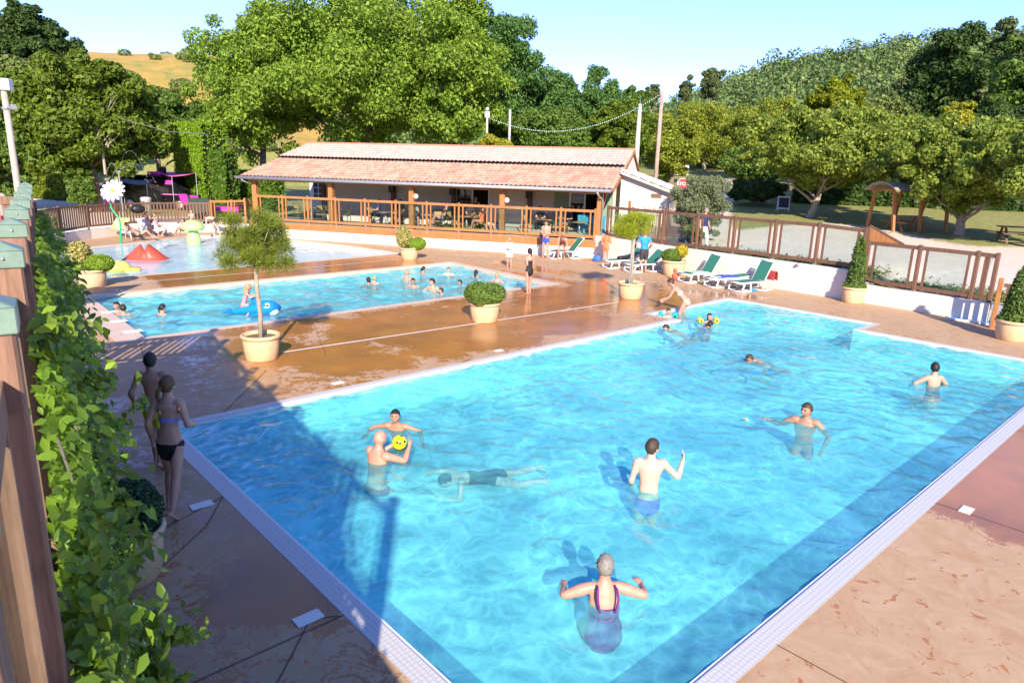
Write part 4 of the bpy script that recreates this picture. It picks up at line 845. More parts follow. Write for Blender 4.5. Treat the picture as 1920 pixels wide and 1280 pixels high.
c=base(1597,570,.37); cypress('potted_cypress','slim upright cypress in a cream pot against the wall where the fence steps down',c,.33,.52,2.15,111,.21)
c=base(1895,641,.36); cypress('potted_cypress','potted cypress cut off by the right edge of the photo next to the gate',c,.38,.52,1.9,113,.27)
# ---------------------------------------------------------------- sun loungers
def lounger(px,py,rz,back,label,towel=None):
    p=at(px,py); t=thing('sun_lounger',label,'sun lounger',p,rz,'white and green sun loungers along the wall'); W=.64; L=1.12; h=.34
    f=MB()
    for s in (-1,1):
        y=s*W/2; f.tube([(0,y,h-.02),(.05,y,h),(L*.5,y,h+.01),(L+.1,y,h)],[.032]*4,8); 
        for x,dx in ((.12,-.10),(.42,.06),(1.05,.0),(1.5,.08)): f.tube([(x,y,h if x<1.6 else h-.05),(x+dx*.5,y,h*.5),(x+dx,y,.02)],[.035,.028,.03],8)
        f.tube([(.02,y,.03),(.48,y,.03)],.025,8); f.tube([(1.05,y,.03),(1.58,y,.03)],.025,8); f.tube([(L,y,h-.02),(1.35,y,h+.0),(1.5,y,h-.05)],.03,8)
    for x in (.02,.48,1.05,1.58): f.tube([(x,-W/2,.03 if x!=.02 else .03),(x,W/2,.03)],.025,8)
    f.tube([(0,-W/2,h-.01),(0,W/2,h-.01)],.035,8); f.build('frame',M['white_plastic'],t,True)
    s=MB(); s.box((.57,0,h+.022),(1.08,W-.08,.012)); s.build('sling_seat',M['green_sling'],t)
    b=MB(); a=R_(back); b.box((0,0,0),(.74,W-.10,.014)); bo=b.build('sling_back',M['green_sling'],t); bo.location=(L+.01+.38*math.cos(a),0,h+.03+.38*math.sin(a)); bo.rotation_euler=(0,-a,0)
    e=MB(); 
    for y in (-(W-.07)/2,(W-.07)/2): e.tube([(-.38,y,-.012),(.4,y,-.012)],.02,8)
    e.tube([(.4,-(W-.07)/2,-.012),(.4,(W-.07)/2,-.012)],.022,8); e.build('back_frame',M['white_plastic'],bo,True)
    return t
AZL=R_(-14)
def cloth(name,label,cat,c,sx,sy,rz,m,z,seed=1,amp=.02,drop=None,tilt=0):
    n=16; mb=MB(); V=[]; 
    for j in range(n+1):
        for i in range(n+1):
            x=(i/n-.5)*sx;y=(j/n-.5)*sy; zz=amp*noise.noise((x*5+seed,y*5,seed))+amp*.6*noise.noise((x*13,y*13,seed)); x+=.04*noise.noise((y*4,seed,1)); y+=.04*noise.noise((x*4,seed,2))
            if drop:
                e=abs(y)-drop
                if e>0: zz-=e*.95; y=math.copysign(drop+e*.15,y)
            V.append((x,y,zz))
    V2=[(a,b,c_-.012) for a,b,c_ in V]; k=len(V); F=[(j*(n+1)+i,j*(n+1)+i+1,(j+1)*(n+1)+i+1,(j+1)*(n+1)+i) for j in range(n) for i in range(n)]
    F2=[tuple(reversed([a+k for a in f])) for f in F]; rim=[]
    bd=[i for i in range(n+1)]+[(j)*(n+1)+n for j in range(1,n+1)]+[n*(n+1)+i for i in range(n-1,-1,-1)]+[j*(n+1) for j in range(n-1,0,-1)]
    for a,b in zip(bd,bd[1:]+bd[:1]): rim.append((b,a,a+k,b+k))
    mb.add(V+V2,F+F2+rim); o=mb.build(name,m,None,True); o.location=(c[0],c[1],z); o.rotation_euler=(0,tilt,rz); return tag(o,label,cat)
lA=lounger(1136,503,R_(-16),34,'sun lounger holding a black bag, between the orange towelled child and the bright potted pine')
lB=lounger(1178,511,R_(-12),40,'sun lounger right behind the bright potted pine and the man in the blue shirt')
lC=lounger(1281,530,R_(-14),56,'sun lounger with a pale green towel, just right of the wide pot with yellow shrub')
lD=lounger(1330,539,R_(-16),3,'flat sun lounger with a blue towel, between the pale green towel and the red towel')
lE=lounger(1377,547,R_(-13),60,'sun lounger with a red towel hung over its raised back, rightmost on the deck')
def onl(l,x,y,z): return Matrix.Translation(l.location)@Matrix.Rotation(l.rotation_euler.z,4,'Z')@Vector((x,y,z))
def cm(name,c): return mat(name,c,.9,.12,14,.3)
c=onl(lE,1.44,-.30,.74); cloth('towel','faded red towel hanging over the back of the rightmost lounger','towel',c,.55,.75,lE.rotation_euler.z+R_(80),cm('red_towel',(.55,.07,.07)),c.z,3,.03,.05)
c=onl(lD,.65,0,.40); cloth('towel','blue towel with white pattern spread over the flat lounger','towel',c,1.0,.75,lD.rotation_euler.z,None or cm('blue_towel',(.04,.09,.55)),c.z,5,.02,.28)
c=onl(lD,.15,0,.41); cloth('towel','white and grey patterned cloth at the foot of the flat lounger','towel',c,.35,.5,lD.rotation_euler.z,cm('white_cloth',(.6,.6,.6)),c.z,8,.03,.22)
c=onl(lC,.65,0,.40); cloth('towel','pale green patterned towel on the lounger beside the wide pot','towel',c,.8,.55,lC.rotation_euler.z,cm('pale_green_towel',(.35,.55,.35)),c.z,6,.02,.24)
c=at(1411,545); cloth('towel','bright blue towel dropped on the deck under the rightmost lounger','towel',c,.55,.3,.2,cm('sky_blue_towel',(.03,.30,.75)),.03,7,.05)
def bag(name,label,c,w_,d,h,m,rz=0,strap=True,cat='bag'):
    t=thing(name,label,cat,c,rz); mb=MB(); n=10; prof=[(.0,.82),(.12,1),(.5,1.02),(.85,.86),(1,.55)]
    V=[];k=16
    for z,s in prof:
        for j in range(k):
            a=2*PI*j/k; ca,sa=math.cos(a),math.sin(a); V.append((math.copysign(abs(ca)**.6,ca)*w_/2*s*(1+.05*noise.noise((j,z*3,1))),math.copysign(abs(sa)**.6,sa)*d/2*s,z*h))
    F=[(i*k+j,i*k+(j+1)%k,(i+1)*k+(j+1)%k,(i+1)*k+j) for i in range(len(prof)-1) for j in range(k)]+[tuple(range(k-1,-1,-1)),tuple((len(prof)-1)*k+j for j in range(k))]; mb.add(V,F); mb.build('bag_body',m,t,True)
    if strap: s=MB(); s.tube([(-w_*.25,0,h*.9),(-w_*.2,0,h*1.25),(w_*.2,0,h*1.25),(w_*.25,0,h*.9)],.012,6); s.build('handle',M['black'],t)
    return t
c=onl(lA,.85,0,.37); bag('sports_bag','black bag lying on the leftmost green lounger',c,.55,.28,.14,M['black'],R_(-10),False)
c=onl(lB,.15,.2,.75); bag('backpack','black backpack with grey loop held up left of the man in the blue shirt',at(1191,497)+Vector((0,0,.62)),.26,.18,.55,M['black'],R_(40))
bag('cooler_bag','blue cooler bag with red base against the wall behind the leftmost green lounger',at(1119,490),.38,.26,.30,mat('blue_bag',(.03,.12,.4),.6),R_(-60))
cloth('towel','crumpled orange cloth at the foot of the wall left of the cooler bag','towel',at(1102,487),.4,.25,.4,cm('orange_cloth',(.75,.25,.08)),.03,9,.06)
t=thing('life_jacket','red and white swimming vest leaning on the wide pot under the first right-hand lounger','swim vest',at(1266,526)); mb=MB(); mb.ball((0,0,.16),.16,12,0,(.7,1,1)); mb.ball((.02,.05,.38),.10,10,0,(.7,1,1)); mb.build('vest_body',mat('coral_fabric',(.65,.14,.08),.7),t,True)
# footbath at right and steel post gate
t=thing('foot_bath','shallow blue foot bath with white edge in the shade by the gate at right','foot bath',at(1838,602),R_(-86)); mb=MB(); mb.box((0,0,.012),(1.5,.95,.024)); mb.build('basin_floor',mat('blue_tile_floor',(.16,.42,.70),.25,.08,3),t)
mb=MB(); 
for y in (-.49,.49): mb.box((0,y,.03),(1.6,.05,.06))
for x in (-.78,.78): mb.box((x,0,.03),(.05,.93,.06))
mb.build('rim',M['tile'],t)
t=thing('gate','brown slatted timber gate between its post and the cut off potted cypress at far right','gate',at(1866,617)+Vector((.05,.1,0)),R_(-80)); mb=MB(); mb.box((0,0,.72),(.12,.12,1.44)); mb.build('post',M['orange_wood'],t,bevel=.01)
mb=MB(); mb.box((.58,0,1.25),(1.0,.05,.1)); mb.box((.58,0,.25),(1.0,.05,.1)); 
for k in range(5): mb.box((.2+.19*k,0,.75),(.09,.03,.9))
mb.build('gate_leaf',M['brown_wood'],t)
t=thing('wall_light','small round grey lamp on top of the cream wall left of the potted cypress','wall lamp',Vector((wx(11.1)-.16,11.1,1.0))); mb=MB(); mb.tube([(0,0,0),(-.06,0,.0)],[.06,.06],12); mb.ball((-.06,0,0),.055,10); mb.build('lamp_body',M['galv'],t,True)
# ---------------------------------------------------------------- toddler pool toys
red=mat('red_fibreglass',(.62,.075,.04),.3,.08,3)
t=thing('toddler_slide','red two humped toddler slide standing in the wading pool','slide',at(267,484),R_(-35)); mb=MB(); n=24;V=[]
def hump(x,y):
    e=max(0,1-(abs(y)/.57)**3); p1=max(0,.84*(1-abs(x+.08)/(.98 if x<-.08 else .9))); p2=max(0,.88*(1-abs(x-.40)/(.9 if x<.4 else 1.08))); g=max(p1 if y>-.12 else p1*max(0,1-(-.12-y)*1.3),p2 if y<.22 else p2*max(0,1-(y-.22)*2)); g-=.22*math.exp(-((x-.16+.5*y)**2/.006))*(g>.3); return max(0,g*e)-.06
for j in range(n+1):
    for i in range(n*2+1):
        x=-1.1+2.6*i/(2*n); y=-.6+1.2*j/n; V.append((x*.68,y*.8,hump(x,y)*.72))
W_=2*n+1; mb.add(V,[(j*W_+i,j*W_+i+1,(j+1)*W_+i+1,(j+1)*W_+i) for j in range(n) for i in range(2*n)]); mb.build('slide_body',red,t,True)
t=thing('daisy_fountain','giant white daisy water fountain on a curved green stem in the wading pool','fountain',at(227,457)); dx=RT
P0=Vector((0,0,-.1)); tp=onplane(212,358,at(227,457),RT)-at(227,457)
pts=[P0,P0+dx*.05+Vector((0,0,.8)),dx*.08+Vector((0,0,1.15)),dx*-.35+Vector((0,0,1.75)),tp+Vector((0,0,-.1)),tp]
sm=[]
for i in range(len(pts)-1):
    for k in range(5): sm.append(pts[i].lerp(pts[i+1],k/5))
sm.append(pts[-1]); 
for _ in range(3): sm=[sm[0]]+[(sm[i-1]+sm[i]*2+sm[i+1])/4 for i in range(1,len(sm)-1)]+[sm[-1]]
mb=MB(); mb.tube(sm,.045,10); mb.build('stem',mat('green_paint',(.02,.34,.13),.35),t,True)
mb=MB(); nd=Vector((-FW.x,-FW.y,.55)).normalized(); e1=nd.cross(Vector((0,0,1))).normalized(); e2=nd.cross(e1); 
for L_,wd,nn_,off in ((.58,.17,14,0),(.44,.14,12,.2)):
    for k in range(nn_):
        a=2*PI*k/nn_+off; d=e1*math.cos(a)+e2*math.sin(a); s=nd.cross(d); p=tp; V=[p+d*.1-s*.03,p+d*L_*.55-s*wd*.5+nd*.10,p+d*L_*.9-s*wd*.38+nd*.06,p+d*L_+nd*.02,p+d*L_*.9+s*wd*.38+nd*.06,p+d*L_*.55+s*wd*.5+nd*.10,p+d*.1+s*.03]; mb.add(V+[v-nd*.03 for v in V],[tuple(range(7)),tuple(range(13,6,-1))]+[(i,(i+1)%7,7+(i+1)%7,7+i) for i in range(7)])
mb.build('petals',mat('white_paint',(.85,.84,.82),.4,.03),t)
mb=MB(); mb.ball(tp+nd*.06,.12,14,0,(1,1,.6)); mb.build('flower_centre',mat('yellow_paint',(.75,.62,.05),.4),t,True)
lg=mat('lime_fibreglass',(.42,.72,.22),.35,.05)
t=thing('mushroom_fountain','lime green mushroom shaped water toy in the wading pool','fountain',at(364,455)); mb=MB(); mb.lathe([(.30,-.1),(.34,.1),(.28,.4),(.2,.62),(.2,.7)],n=24); mb.build('stem',lg,t,True); mb=MB(); mb.lathe([(.2,.6),(.48,.62),(.55,.74),(.46,.95),(.25,1.08),(0,1.12)],n=24); mb.build('cap',lg,t,True)
t=thing('yellow_slide','small yellow bubbling water toy behind the pot at the wading pool corner','water toy',at(222,507)); mb=MB(); mb.ball((0,0,.12),.42,20,0,(1,.8,.55)); mb.box((.35,-.1,.02),(.7,.4,.12),R_(-20)); mb.build('toy_body',mat('yellow_fibreglass',(.72,.66,.12),.35,.05),t,True)
wj=NT('water_jet'); tr=wj.n('BsdfTransparent'); gl=wj.n('BsdfDiffuse'); gl.inputs[0].default_value=(.85,.9,.92,1); mx=wj.n('MixShader'); mx.inputs[0].default_value=.45; wj.l(tr.outputs[0],mx.inputs[1]); wj.l(gl.outputs[0],mx.inputs[2]); wj.l(mx.outputs[0],wj.out.inputs[0])
t=thing('spray_pole','thin steel spray pole throwing water arcs behind the daisy fountain','water sprayer',at(236,448)); z1=onplane(234,325,at(236,448),RT).z; mb=MB(); mb.tube([(0,0,0),(0,0,z1)],.03,8); mb.build('pole',M['steel'],t); mb=MB(); rg=random.Random(4)
for k,(vx,vz,vy) in enumerate(((2.0,1.2,-.2),(1.5,1.0,.3),(1.0,1.8,.2),(-.5,1.2,-.4),(-.9,.6,.4),(.6,.6,-.7))):
    for i in range(70):
        tt=i/70*1.15; p=RT*(vx*tt*1.1)+Vector((FW.x,FW.y,0))*vy*tt*1.2+Vector((0,0,z1+2.2*vz*tt*1.0-4.9*tt*tt*.75))
        if p.z<.3 or rg.random()<.25: continue
        mb.ball(p+Vector((rg.uniform(-.02,.02),0,rg.uniform(-.02,.02))),rg.uniform(.006,.016),4)
mb.build('water_arcs',wj.m,t)
# white lounge chairs left
def chairlow(px,py,rz,label,cat='lounge chair'):
    t=thing('lounge_chair',label,cat,at(px,py),rz); f=MB(); 
    for s in (-.28,.28):
        f.tube([(.3,s,.3),(-.3,s,.28),(-.62,s,.85)],.028,8); f.tube([(.28,s,.3),(.36,s,0)],.028,8); f.tube([(-.25,s,.28),(-.38,s,0)],.028,8); f.tube([(.32,s,.5),(-.42,s,.5)],.024,8); f.tube([(.3,s,.3),(.32,s,.5)],.024,8)
    f.build('frame',M['white_plastic'],t,True); b=MB(); b.beam((.3,0,.31),(-.3,0,.29),.54,.02,up=(0,0,1)); b.beam((-.31,0,.3),(-.62,0,.85),.54,.02,up=(1,0,.3)); b.build('seat',M['white_plastic'],t); return t
l1=chairlow(245,446,R_(-60),'white lounge chair with a yellow towel beside the daisy fountain'); l2=chairlow(284,440,R_(-55),'white lounge chair under the seated couple right of the yellow towel'); l3=lounger(1030,485,R_(-20),50,'white lounger under the bending man in grey trunks by the terrace wall')
c=l1.location; cloth('towel','yellow and green beach towel over the white chair near the daisy','towel',c+Vector((-.3,.45,0)),.7,.9,R_(30),cm('yellow_towel',(.75,.62,.18)),.72,11,.03,tilt=R_(-50))
bag('beach_bag','small rust red bag by the curved wall behind the lime water toy',at(387,428)+Vector((0,0,.0)),.4,.3,.4,mat('rust_bag',(.4,.12,.05),.7),0)
# ---------------------------------------------------------------- terrace furniture
M['tan']=mat('tan_wicker',(.50,.30,.13),.7,.15,40,.2); M['gframe']=mat('dark_green_frame',(.02,.10,.075),.5,.1)
def tchair(s,d,rz,label):
    p=B_(s,d,TZ); t=thing('terrace_chair',label,'chair',p,rz,'green framed chairs on the bar terrace'); f=MB()
    for x in (-.24,.24):
        f.tube([(x,.22,0),(x,.22,.66),(x,-.2,.66)],.018,6); f.tube([(x,-.22,0),(x,-.22,.45),(x,-.3,.95)],.018,6)
    f.tube([(-.24,-.3,.94),(.24,-.3,.94)],.018,6); f.build('frame',M['gframe'],t); b=MB(); b.box((0,0,.44),(.46,.44,.03)); b.build('seat',M['tan'],t); b=MB(); b.beam((0,-.245,.58),(0,-.29,.9),.42,.025,up=(0,1,0)); b.build('backrest',M['tan'],t); return t
def ttable(s,d,label):
    p=B_(s,d,TZ); t=thing('round_table',label,'table',p,0,'round tables on the bar terrace'); b=MB(); b.lathe([(0,.70),(.40,.70),(.41,.715),(.40,.73),(0,.73)],n=28); b.build('table_top',mat('table_wood',(.55,.36,.2),.5) if 'table_wood' not in bpy.data.materials else bpy.data.materials['table_wood'],t); b=MB(); b.tube([(0,0,.02),(0,0,.70)],.035,10); b.lathe([(0,.0),(.24,.0),(.22,.03),(0,.04)],n=20); b.build('pedestal',M['galv'],t,True); return t
AB=math.atan2(BD.y,BD.x)
tabs=[(.1,1.35,'first bay from the left end'),(1.75,1.1,'second bay from the left end'),(4.7,1.3,'bay left of the hanging speaker post'),(7.3,1.0,'bay behind the reclining sunbather'),(9.35,1.2,'bay in front of the open sliding door'),(13.4,1.5,'bay of the woman in black'),(15.3,1.1,'last bay at the right end')]
for s,d,w_ in tabs:
    ttable(s,d,'round table on the bar terrace in the '+w_)
    tchair(s-.75,d+.1,AB-R_(95),'green chair left of the table in the '+w_); tchair(s+.7,d-.15,AB+R_(100),'green chair right of the table in the '+w_)
    if s>4: tchair(s+.1,d+.75,AB+R_(175),'green chair behind the table in the '+w_)
# ---------------------------------------------------------------- poles, cable, signs
def pole(name,label,px,ptop,D,r0,r1,m,cat='pole',pb=None):
    b=atdist(px if pb is None else pb,300,D); z=terr(b.x,b.y); top=atdist(px,ptop,D).z; t=thing(name,label,cat,(b.x,b.y,z)); mb=MB(); mb.tube([(0,0,-.2),(0,0,top-z)],[r0,r1],10); mb.build('shaft',m,t,True); return t,top-z
pt=mat('grey_pole_timber',(.42,.35,.29),.8,.2,6,.2)
t1,h1=pole('utility_pole','tall thin grey wooden pole rising beside the annex roof',1232,170,46,.15,.11,mat('pinkish_pole_timber',(.40,.27,.22),.8,.25,5,.2))
t2,h2=pole('utility_pole','tapered grey concrete pole with green fittings over the right end of the roof',1193,195,52,.24,.13,M['concrete']); mb=MB()
for a in (-.35,.35): mb.tube([(0,0,h2-.5),(RT.x*a,RT.y*a,h2-.45),(RT.x*a,RT.y*a,h2-.2)],.03,6)
mb.tube([(0,0,h2-.05),(0,0,h2+.5)],.02,6); mb.build('fittings',mat('green_fittings',(.08,.25,.2),.5),t2)
t3,h3=pole('wooden_post','slim pale post sticking up behind the middle of the roof ridge',954,205,48,.09,.08,M['concrete'])
t4,h4=pole('floodlight_pole','white floodlight pole in front of the huge bright tree',912,218,47,.09,.07,M['concrete']); mb=MB(); mb.box((0,0,h4+.1),(.2,.3,.35),R_(50)); mb.ball((0,0,h4+.45),.12,8); mb.build('floodlight',M['white_plastic'],t4)
t5,h5=pole('lamp_post','grey wooden lamp post with white floodlight box at the left edge',26,168,26,.105,.085,pt,'lamp post'); mb=MB(); q_=RT*.08; mb.box((0,0,h5+.12),(.42,.3,.32),R_(-30)); mb.build('lamp_head',M['white_plastic'],t5,bevel=.02); mb=MB(); mb.ball((0,0,h5-.55),.13,8,0,(1,1,.6)); mb.box((.15,-.1,h5-.5),(.1,.3,.14),R_(10)); mb.build('bracket',M['galv'],t5)
A_=t4.location+Vector((0,0,h4)); Z_=t1.location+Vector((0,0,h1-.1)); mid_=onplane(1040,245,A_,(Z_-A_).normalized()); mb=MB(); pts=[]
u_=(mid_-A_).to_2d().length/(Z_-A_).to_2d().length
def cat_(u): 
    z=A_.z*(1-u)*(u_-u)/u_+Z_.z*u*(u-u_)/(1-u_)+mid_.z*u*(1-u)/(u_*(1-u_)); p=A_.lerp(Z_,u); return Vector((p.x,p.y,z))
pts=[cat_(i/60) for i in range(61)]; t=thing('string_lights','garland of small pale bulbs sagging between the floodlight pole and the tall wooden pole','string lights',A_); pts=[p-A_ for p in pts]; mb.tube(pts,.01,4); mb.build('cable',M['black'],t); mb=MB()
for i in range(90): mb.ball((cat_(i/90)-A_)-Vector((0,0,.05)),.036,6)
mb.build('bulbs',mat('pale_green_bulbs',(.5,.7,.62),.3),t,True)
t=thing('overhead_cable','thin grey cable crossing in front of the left maple','cable',atdist(225,222,44)); e=atdist(390,252,46)-t.location; mb=MB(); mb.tube([(0,0,0),e*.5+Vector((0,0,-.25)),e],.015,4); mb.build('wire',M['galv'],t)
g=ground(1276,392); t=thing('stop_sign','red octagonal stop sign at the campsite entrance left of the olive bush','road sign',g,math.atan2(FW.y,FW.x)-PI/2); zt=onplane(1276,345,g,RT).z-g.z; rr=.36; mb=MB(); mb.prism([(rr*math.cos(PI/8+k*PI/4),rr*math.sin(PI/8+k*PI/4)) for k in range(8)],-.02,.02); o=mb.build('sign_face',mat('sign_red',(.62,.02,.03),.4,.03),t); o.rotation_euler=(R_(90),0,0); o.location=(0,0,zt)
mb=MB(); mb.prism([(rr*1.08*math.cos(PI/8+k*PI/4),rr*1.08*math.sin(PI/8+k*PI/4)) for k in range(8)],-.024,-.001); o=mb.build('sign_rim',M['white_plastic'],t); o.rotation_euler=(R_(90),0,0); o.location=(0,.02,zt); mb=MB(); mb.tube([(0,.05,0),(0,.05,zt)],.035,8); mb.build('post',M['galv'],t)
def text(s,size,parent,loc,rot,m,name='lettering',ext=.004):
    cu=bpy.data.curves.new(name,'FONT'); cu.body=s; cu.size=size; cu.align_x='CENTER'; cu.align_y='CENTER'; cu.extrude=ext; o=bpy.data.objects.new(name,cu); COL.objects.link(o); bpy.context.view_layer.update(); me=bpy.data.meshes.new_from_object(o); bpy.data.objects.remove(o); o=link(name,me,parent,[m]); o.location=loc; o.rotation_euler=rot; return o
text('STOP',.30,t,(0,-.028,zt),(R_(90),0,0),M['white_plastic'])
g=ground(1467,396); t=thing('chalkboard_sign','white framed A-shaped chalkboard standing on the drive edge','sign',g,math.atan2(FW.y,FW.x)-PI/2-R_(12)); hh=onplane(1467,368,g,RT).z-g.z; mb=MB()
for s in(-1,1):
    mb.beam((-.34,s*.28,0),(-.34,s*.03,hh),.05,.04); mb.beam((.34,s*.28,0),(.34,s*.03,hh),.05,.04); mb.beam((-.34,s*.05,hh-.05),(.34,s*.05,hh-.05),.05,.08); mb.beam((-.34,s*.22,hh*.2),(.34,s*.22,hh*.2),.05,.08)
mb.build('frame',M['white_plastic'],t); mb=MB(); mb.beam((0,-.235,hh*.2),(0,-.06,hh*.93),.62,.02,up=(0,1,0)); mb.build('board',mat('slate_board',(.03,.035,.06),.6),t)
g=ground(1278,331); t=thing('striped_barrier','white barrier panel with black diagonal stripes beyond the annex','barrier',g,math.atan2(FW.y,FW.x)-PI/2); zt=onplane(1278,309,g,RT).z-g.z; mb=MB(); mb.box((0,0,zt*.55),(1.5,.06,zt*.85)); mb.build('panel',M['white_plastic'],t); mb=MB()
for k in range(7): 
    x=-.95+.32*k; a=max(x,-.74);b=min(x+.62,.74)
    if b>a+.05: mb.beam((a,-.036,zt*.14+(a-x)/.62*zt*.8),(b,-.036,zt*.14+(b-x)/.62*zt*.8),.07,.01,up=(0,1,0))
mb.build('stripes',M['black'],t)
stone=mat('pale_rock',(.42,.38,.34),.9,.2,4,.5)
for i,(px,py,w_) in enumerate(((1400,368,.8),(1420,372,.55),(1434,380,.7),(1225,306,.9),(1250,304,.8))):
    g=ground(px,py); bm=bmesh.new(); bmesh.ops.create_icosphere(bm,subdivisions=3,radius=w_*.5)
    for v in bm.verts: v.co*=1+.35*noise.noise(v.co*2.2+Vector((i*9,0,0))); v.co.z*=.65
    me=bpy.data.meshes.new('rock'); bm.to_mesh(me); bm.free(); o=link('rock',me,None,[stone]); o.location=g+Vector((0,0,.1)); tag(o,['pale boulder beside the drive, left one of the group near the chalkboard','small boulder in the middle of the group left of the chalkboard','flat grey boulder nearest to the chalkboard sign','boulder at the foot of the tall wooden pole in the far clearing','boulder left of the striped barrier in the far clearing'][i],'rock','pale boulders along the drive')
# palisade of thin chestnut stakes
t=thing('stake_palisade','rustic palisade of thin brown stakes beside the annex behind the glazed fence','fence',(25.6,18.6,.9)); a=Vector((25.55,20.0,.9));b=Vector((27.6,18.4,.9)); mb=MB(); rg=random.Random(8)
for k in range(46):
    p=a.lerp(b,k/45)-t.location; mb.tube([(p.x,p.y,0),(p.x+rg.uniform(-.02,.02),p.y,1.55+rg.uniform(-.12,.1))],.018,5)
for z in (.35,1.2): mb.tube([tuple(a-t.location+Vector((0,0,z))),tuple(b-t.location+Vector((0,0,z)))],.015,5)
mb.build('stakes',M['brown_wood'],t)
mb=MB(); mb.box((0,0,0),(.1,.1,1.9)); o=mb.build('timber_post',M['orange_wood'],t); o.location=(-.1,1.45,.9)
t=thing('notice_board','dark blue leaning panel behind the fence near the person in white trousers','panel',(25.3,17.1,.95),R_(-35)); mb=MB(); mb.beam((-.55,0,.1),(.55,0,.1),.04,.55); mb.build('panel_board',mat('slate_blue',(.06,.09,.13),.5),t)
t=thing('barrel','blue and white barrel on the wall behind the bright potted pine','barrel',(25.15,19.7,1.05)); mb=MB(); mb.lathe([(0,0),(.26,0),(.29,.2),(.29,.4),(.25,.58),(0,.6)],n=20); mb.build('barrel_body',mat('lavender_blue',(.25,.32,.7),.5),t,True)
# picnic shelter
g=ground(1697,432); rz=R_(-35); t=thing('picnic_shelter','curved roof timber picnic shelter on the lawn between the two cherry trees','shelter',g,rz); mb=MB(); W2,L2=1.35,1.5
h_=2.05
for x in (-L2,0,L2):
    for y in (-W2*.72,W2*.72): mb.beam((x*(.98),y*1.1,0),(x,y*.78,h_),.13,.13)
for y in (-W2*.56,W2*.56): mb.beam((-L2-.2,y,h_),(L2+.2,y,h_),.09,.12)
for x in (-L2,0,L2): mb.beam((x,-W2*.56,h_+.0),(x,W2*.56,h_),.06,.09)
mb.build('posts',M['orange_wood'],t); V=[];n=14
for x in (-L2-.3,L2+.3):
    for k in range(n+1): u=k/n*2-1; V.append((x,u*W2*.95,h_+.42-.42*u*u))
m_=n+1; V+=[(a,b,c_-.05) for a,b,c_ in V]; F=[(k,k+1,m_+k+1,m_+k) for k in range(n)]+[(2*m_+k+1,2*m_+k,3*m_+k,3*m_+k+1) for k in range(n)]+[(k+1,k,2*m_+k,2*m_+k+1) for k in range(n)]+[(m_+k,m_+k+1,3*m_+k+1,3*m_+k) for k in range(n)]
mb=MB(); mb.add(V,F); mb.build('roof',mat('weathered_roof_board',(.34,.29,.22),.9,.3,6,.3),t)
def picnic(g,rz,label,m):
    t=thing('picnic_table',label,'picnic table',g,rz,'timber picnic tables on the lawn'); b=MB()
    for k in range(5): b.box((0,-.3+.15*k,.74),(1.8,.14,.04))
    b.build('table_top',m,t); 
    for s in (-1,1):
        b=MB()
        for k in (0,1): b.box((0,s*(.68+.14*k),.45),(1.8,.13,.04))
        b.build('bench_seat',m,t)
    b=MB()
    for x in (-.65,.65):
        b.beam((x,-.65,0),(x,-.2,.72),.09,.05); b.beam((x,.65,0),(x,.2,.72),.09,.05); b.beam((x,-.8,.41),(x,.8,.41),.09,.05)
    b.build('legs',m,t); return t
picnic(g,rz,'timber picnic table under the curved roof shelter',M['orange_wood'])
g=ground(1908,456); picnic(g,R_(-60),'brown picnic table in the shade at the right edge of the lawn',M['brown_wood'])
g=ground(452,398); g=gp(452,300,47); picnic(g,R_(10),'dark red picnic table beyond the left end of the bar terrace',mat('dark_red_timber',(.22,.07,.04),.7))
# ---------------------------------------------------------------- black van and pink camp
mg=mat('magenta_cloth',(.80,.04,.42),.7,.12,5); pk=mat('pink_canvas',(.85,.16,.50),.7,.1,3); gc=mat('grey_canvas',(.36,.36,.40),.8,.08,3); vp_=mat('purple_cloth',(.28,.02,.28),.8,.15,6)
car=mat('black_car_paint',(.008,.008,.010),.15,.1,3); car.node_tree.nodes['Principled BSDF'].inputs['Coat Weight'].default_value=.6
pv=gp(296,300,53); az=math.atan2(RT.y,RT.x); t=thing('camper_van','black high roofed camper van with pink curtain and pink side stripe beyond the slatted fence','van',pv,az+R_(-6))
prof=[(-2.5,.35),(-2.5,1.3),(-2.4,2.05),(-2.2,2.2),(1.05,2.2),(1.35,2.08),(2.0,1.25),(2.75,1.0),(2.85,.7),(2.8,.35)]
def sideprof(P,w_,tum=.12): 
    n=len(P); V=[(x,-w_/2+(tum if z>1.3 else 0),z) for x,z in P]+[(x,w_/2-(tum if z>1.3 else 0),z) for x,z in P]; return V,[tuple(range(n)),tuple(range(2*n-1,n-1,-1))]+[((i+1)%n,i,n+i,n+(i+1)%n) for i in range(n)]
mb=MB(); V,F=sideprof(prof,1.95); mb.add(V,F); mb.build('body',car,t,bevel=.05)
gw=mat('dark_window_glass',(.02,.022,.025),.05,.05); mb=MB(); mb.add([(1.0,-.985+.1,1.28),(1.85,-.97+.0,1.28),(1.38,-.875,1.95),(1.0,-.875,1.98)],[(0,1,2,3)]); mb.add([(-.7,-.885,1.35),(.75,-.885,1.35),(.75,-.868,1.95),(-.7,-.868,1.95)],[(0,1,2,3)]); mb.build('side_windows',gw,t)
mb=MB(); mb.add([(2.02,-.84,1.27),(2.02,.84,1.27),(1.4,.8,2.04),(1.4,-.8,2.04)],[(0,1,2,3)]); mb.build('windscreen',gw,t)
mb=MB(); mb.box((1.18,-.905,1.62),(.5,.03,.6)); mb.build('curtain',mg,t); mb=MB(); mb.box((1.2,-.99,1.02),(1.3,.012,.05)); mb.build('side_stripe',pk,t); mb=MB(); mb.box((.1,-.9,1.62),(.7,.012,.45)); mb.build('flower_decal',mat('dark_pink_print',(.35,.03,.12),.6,.6,14),t)
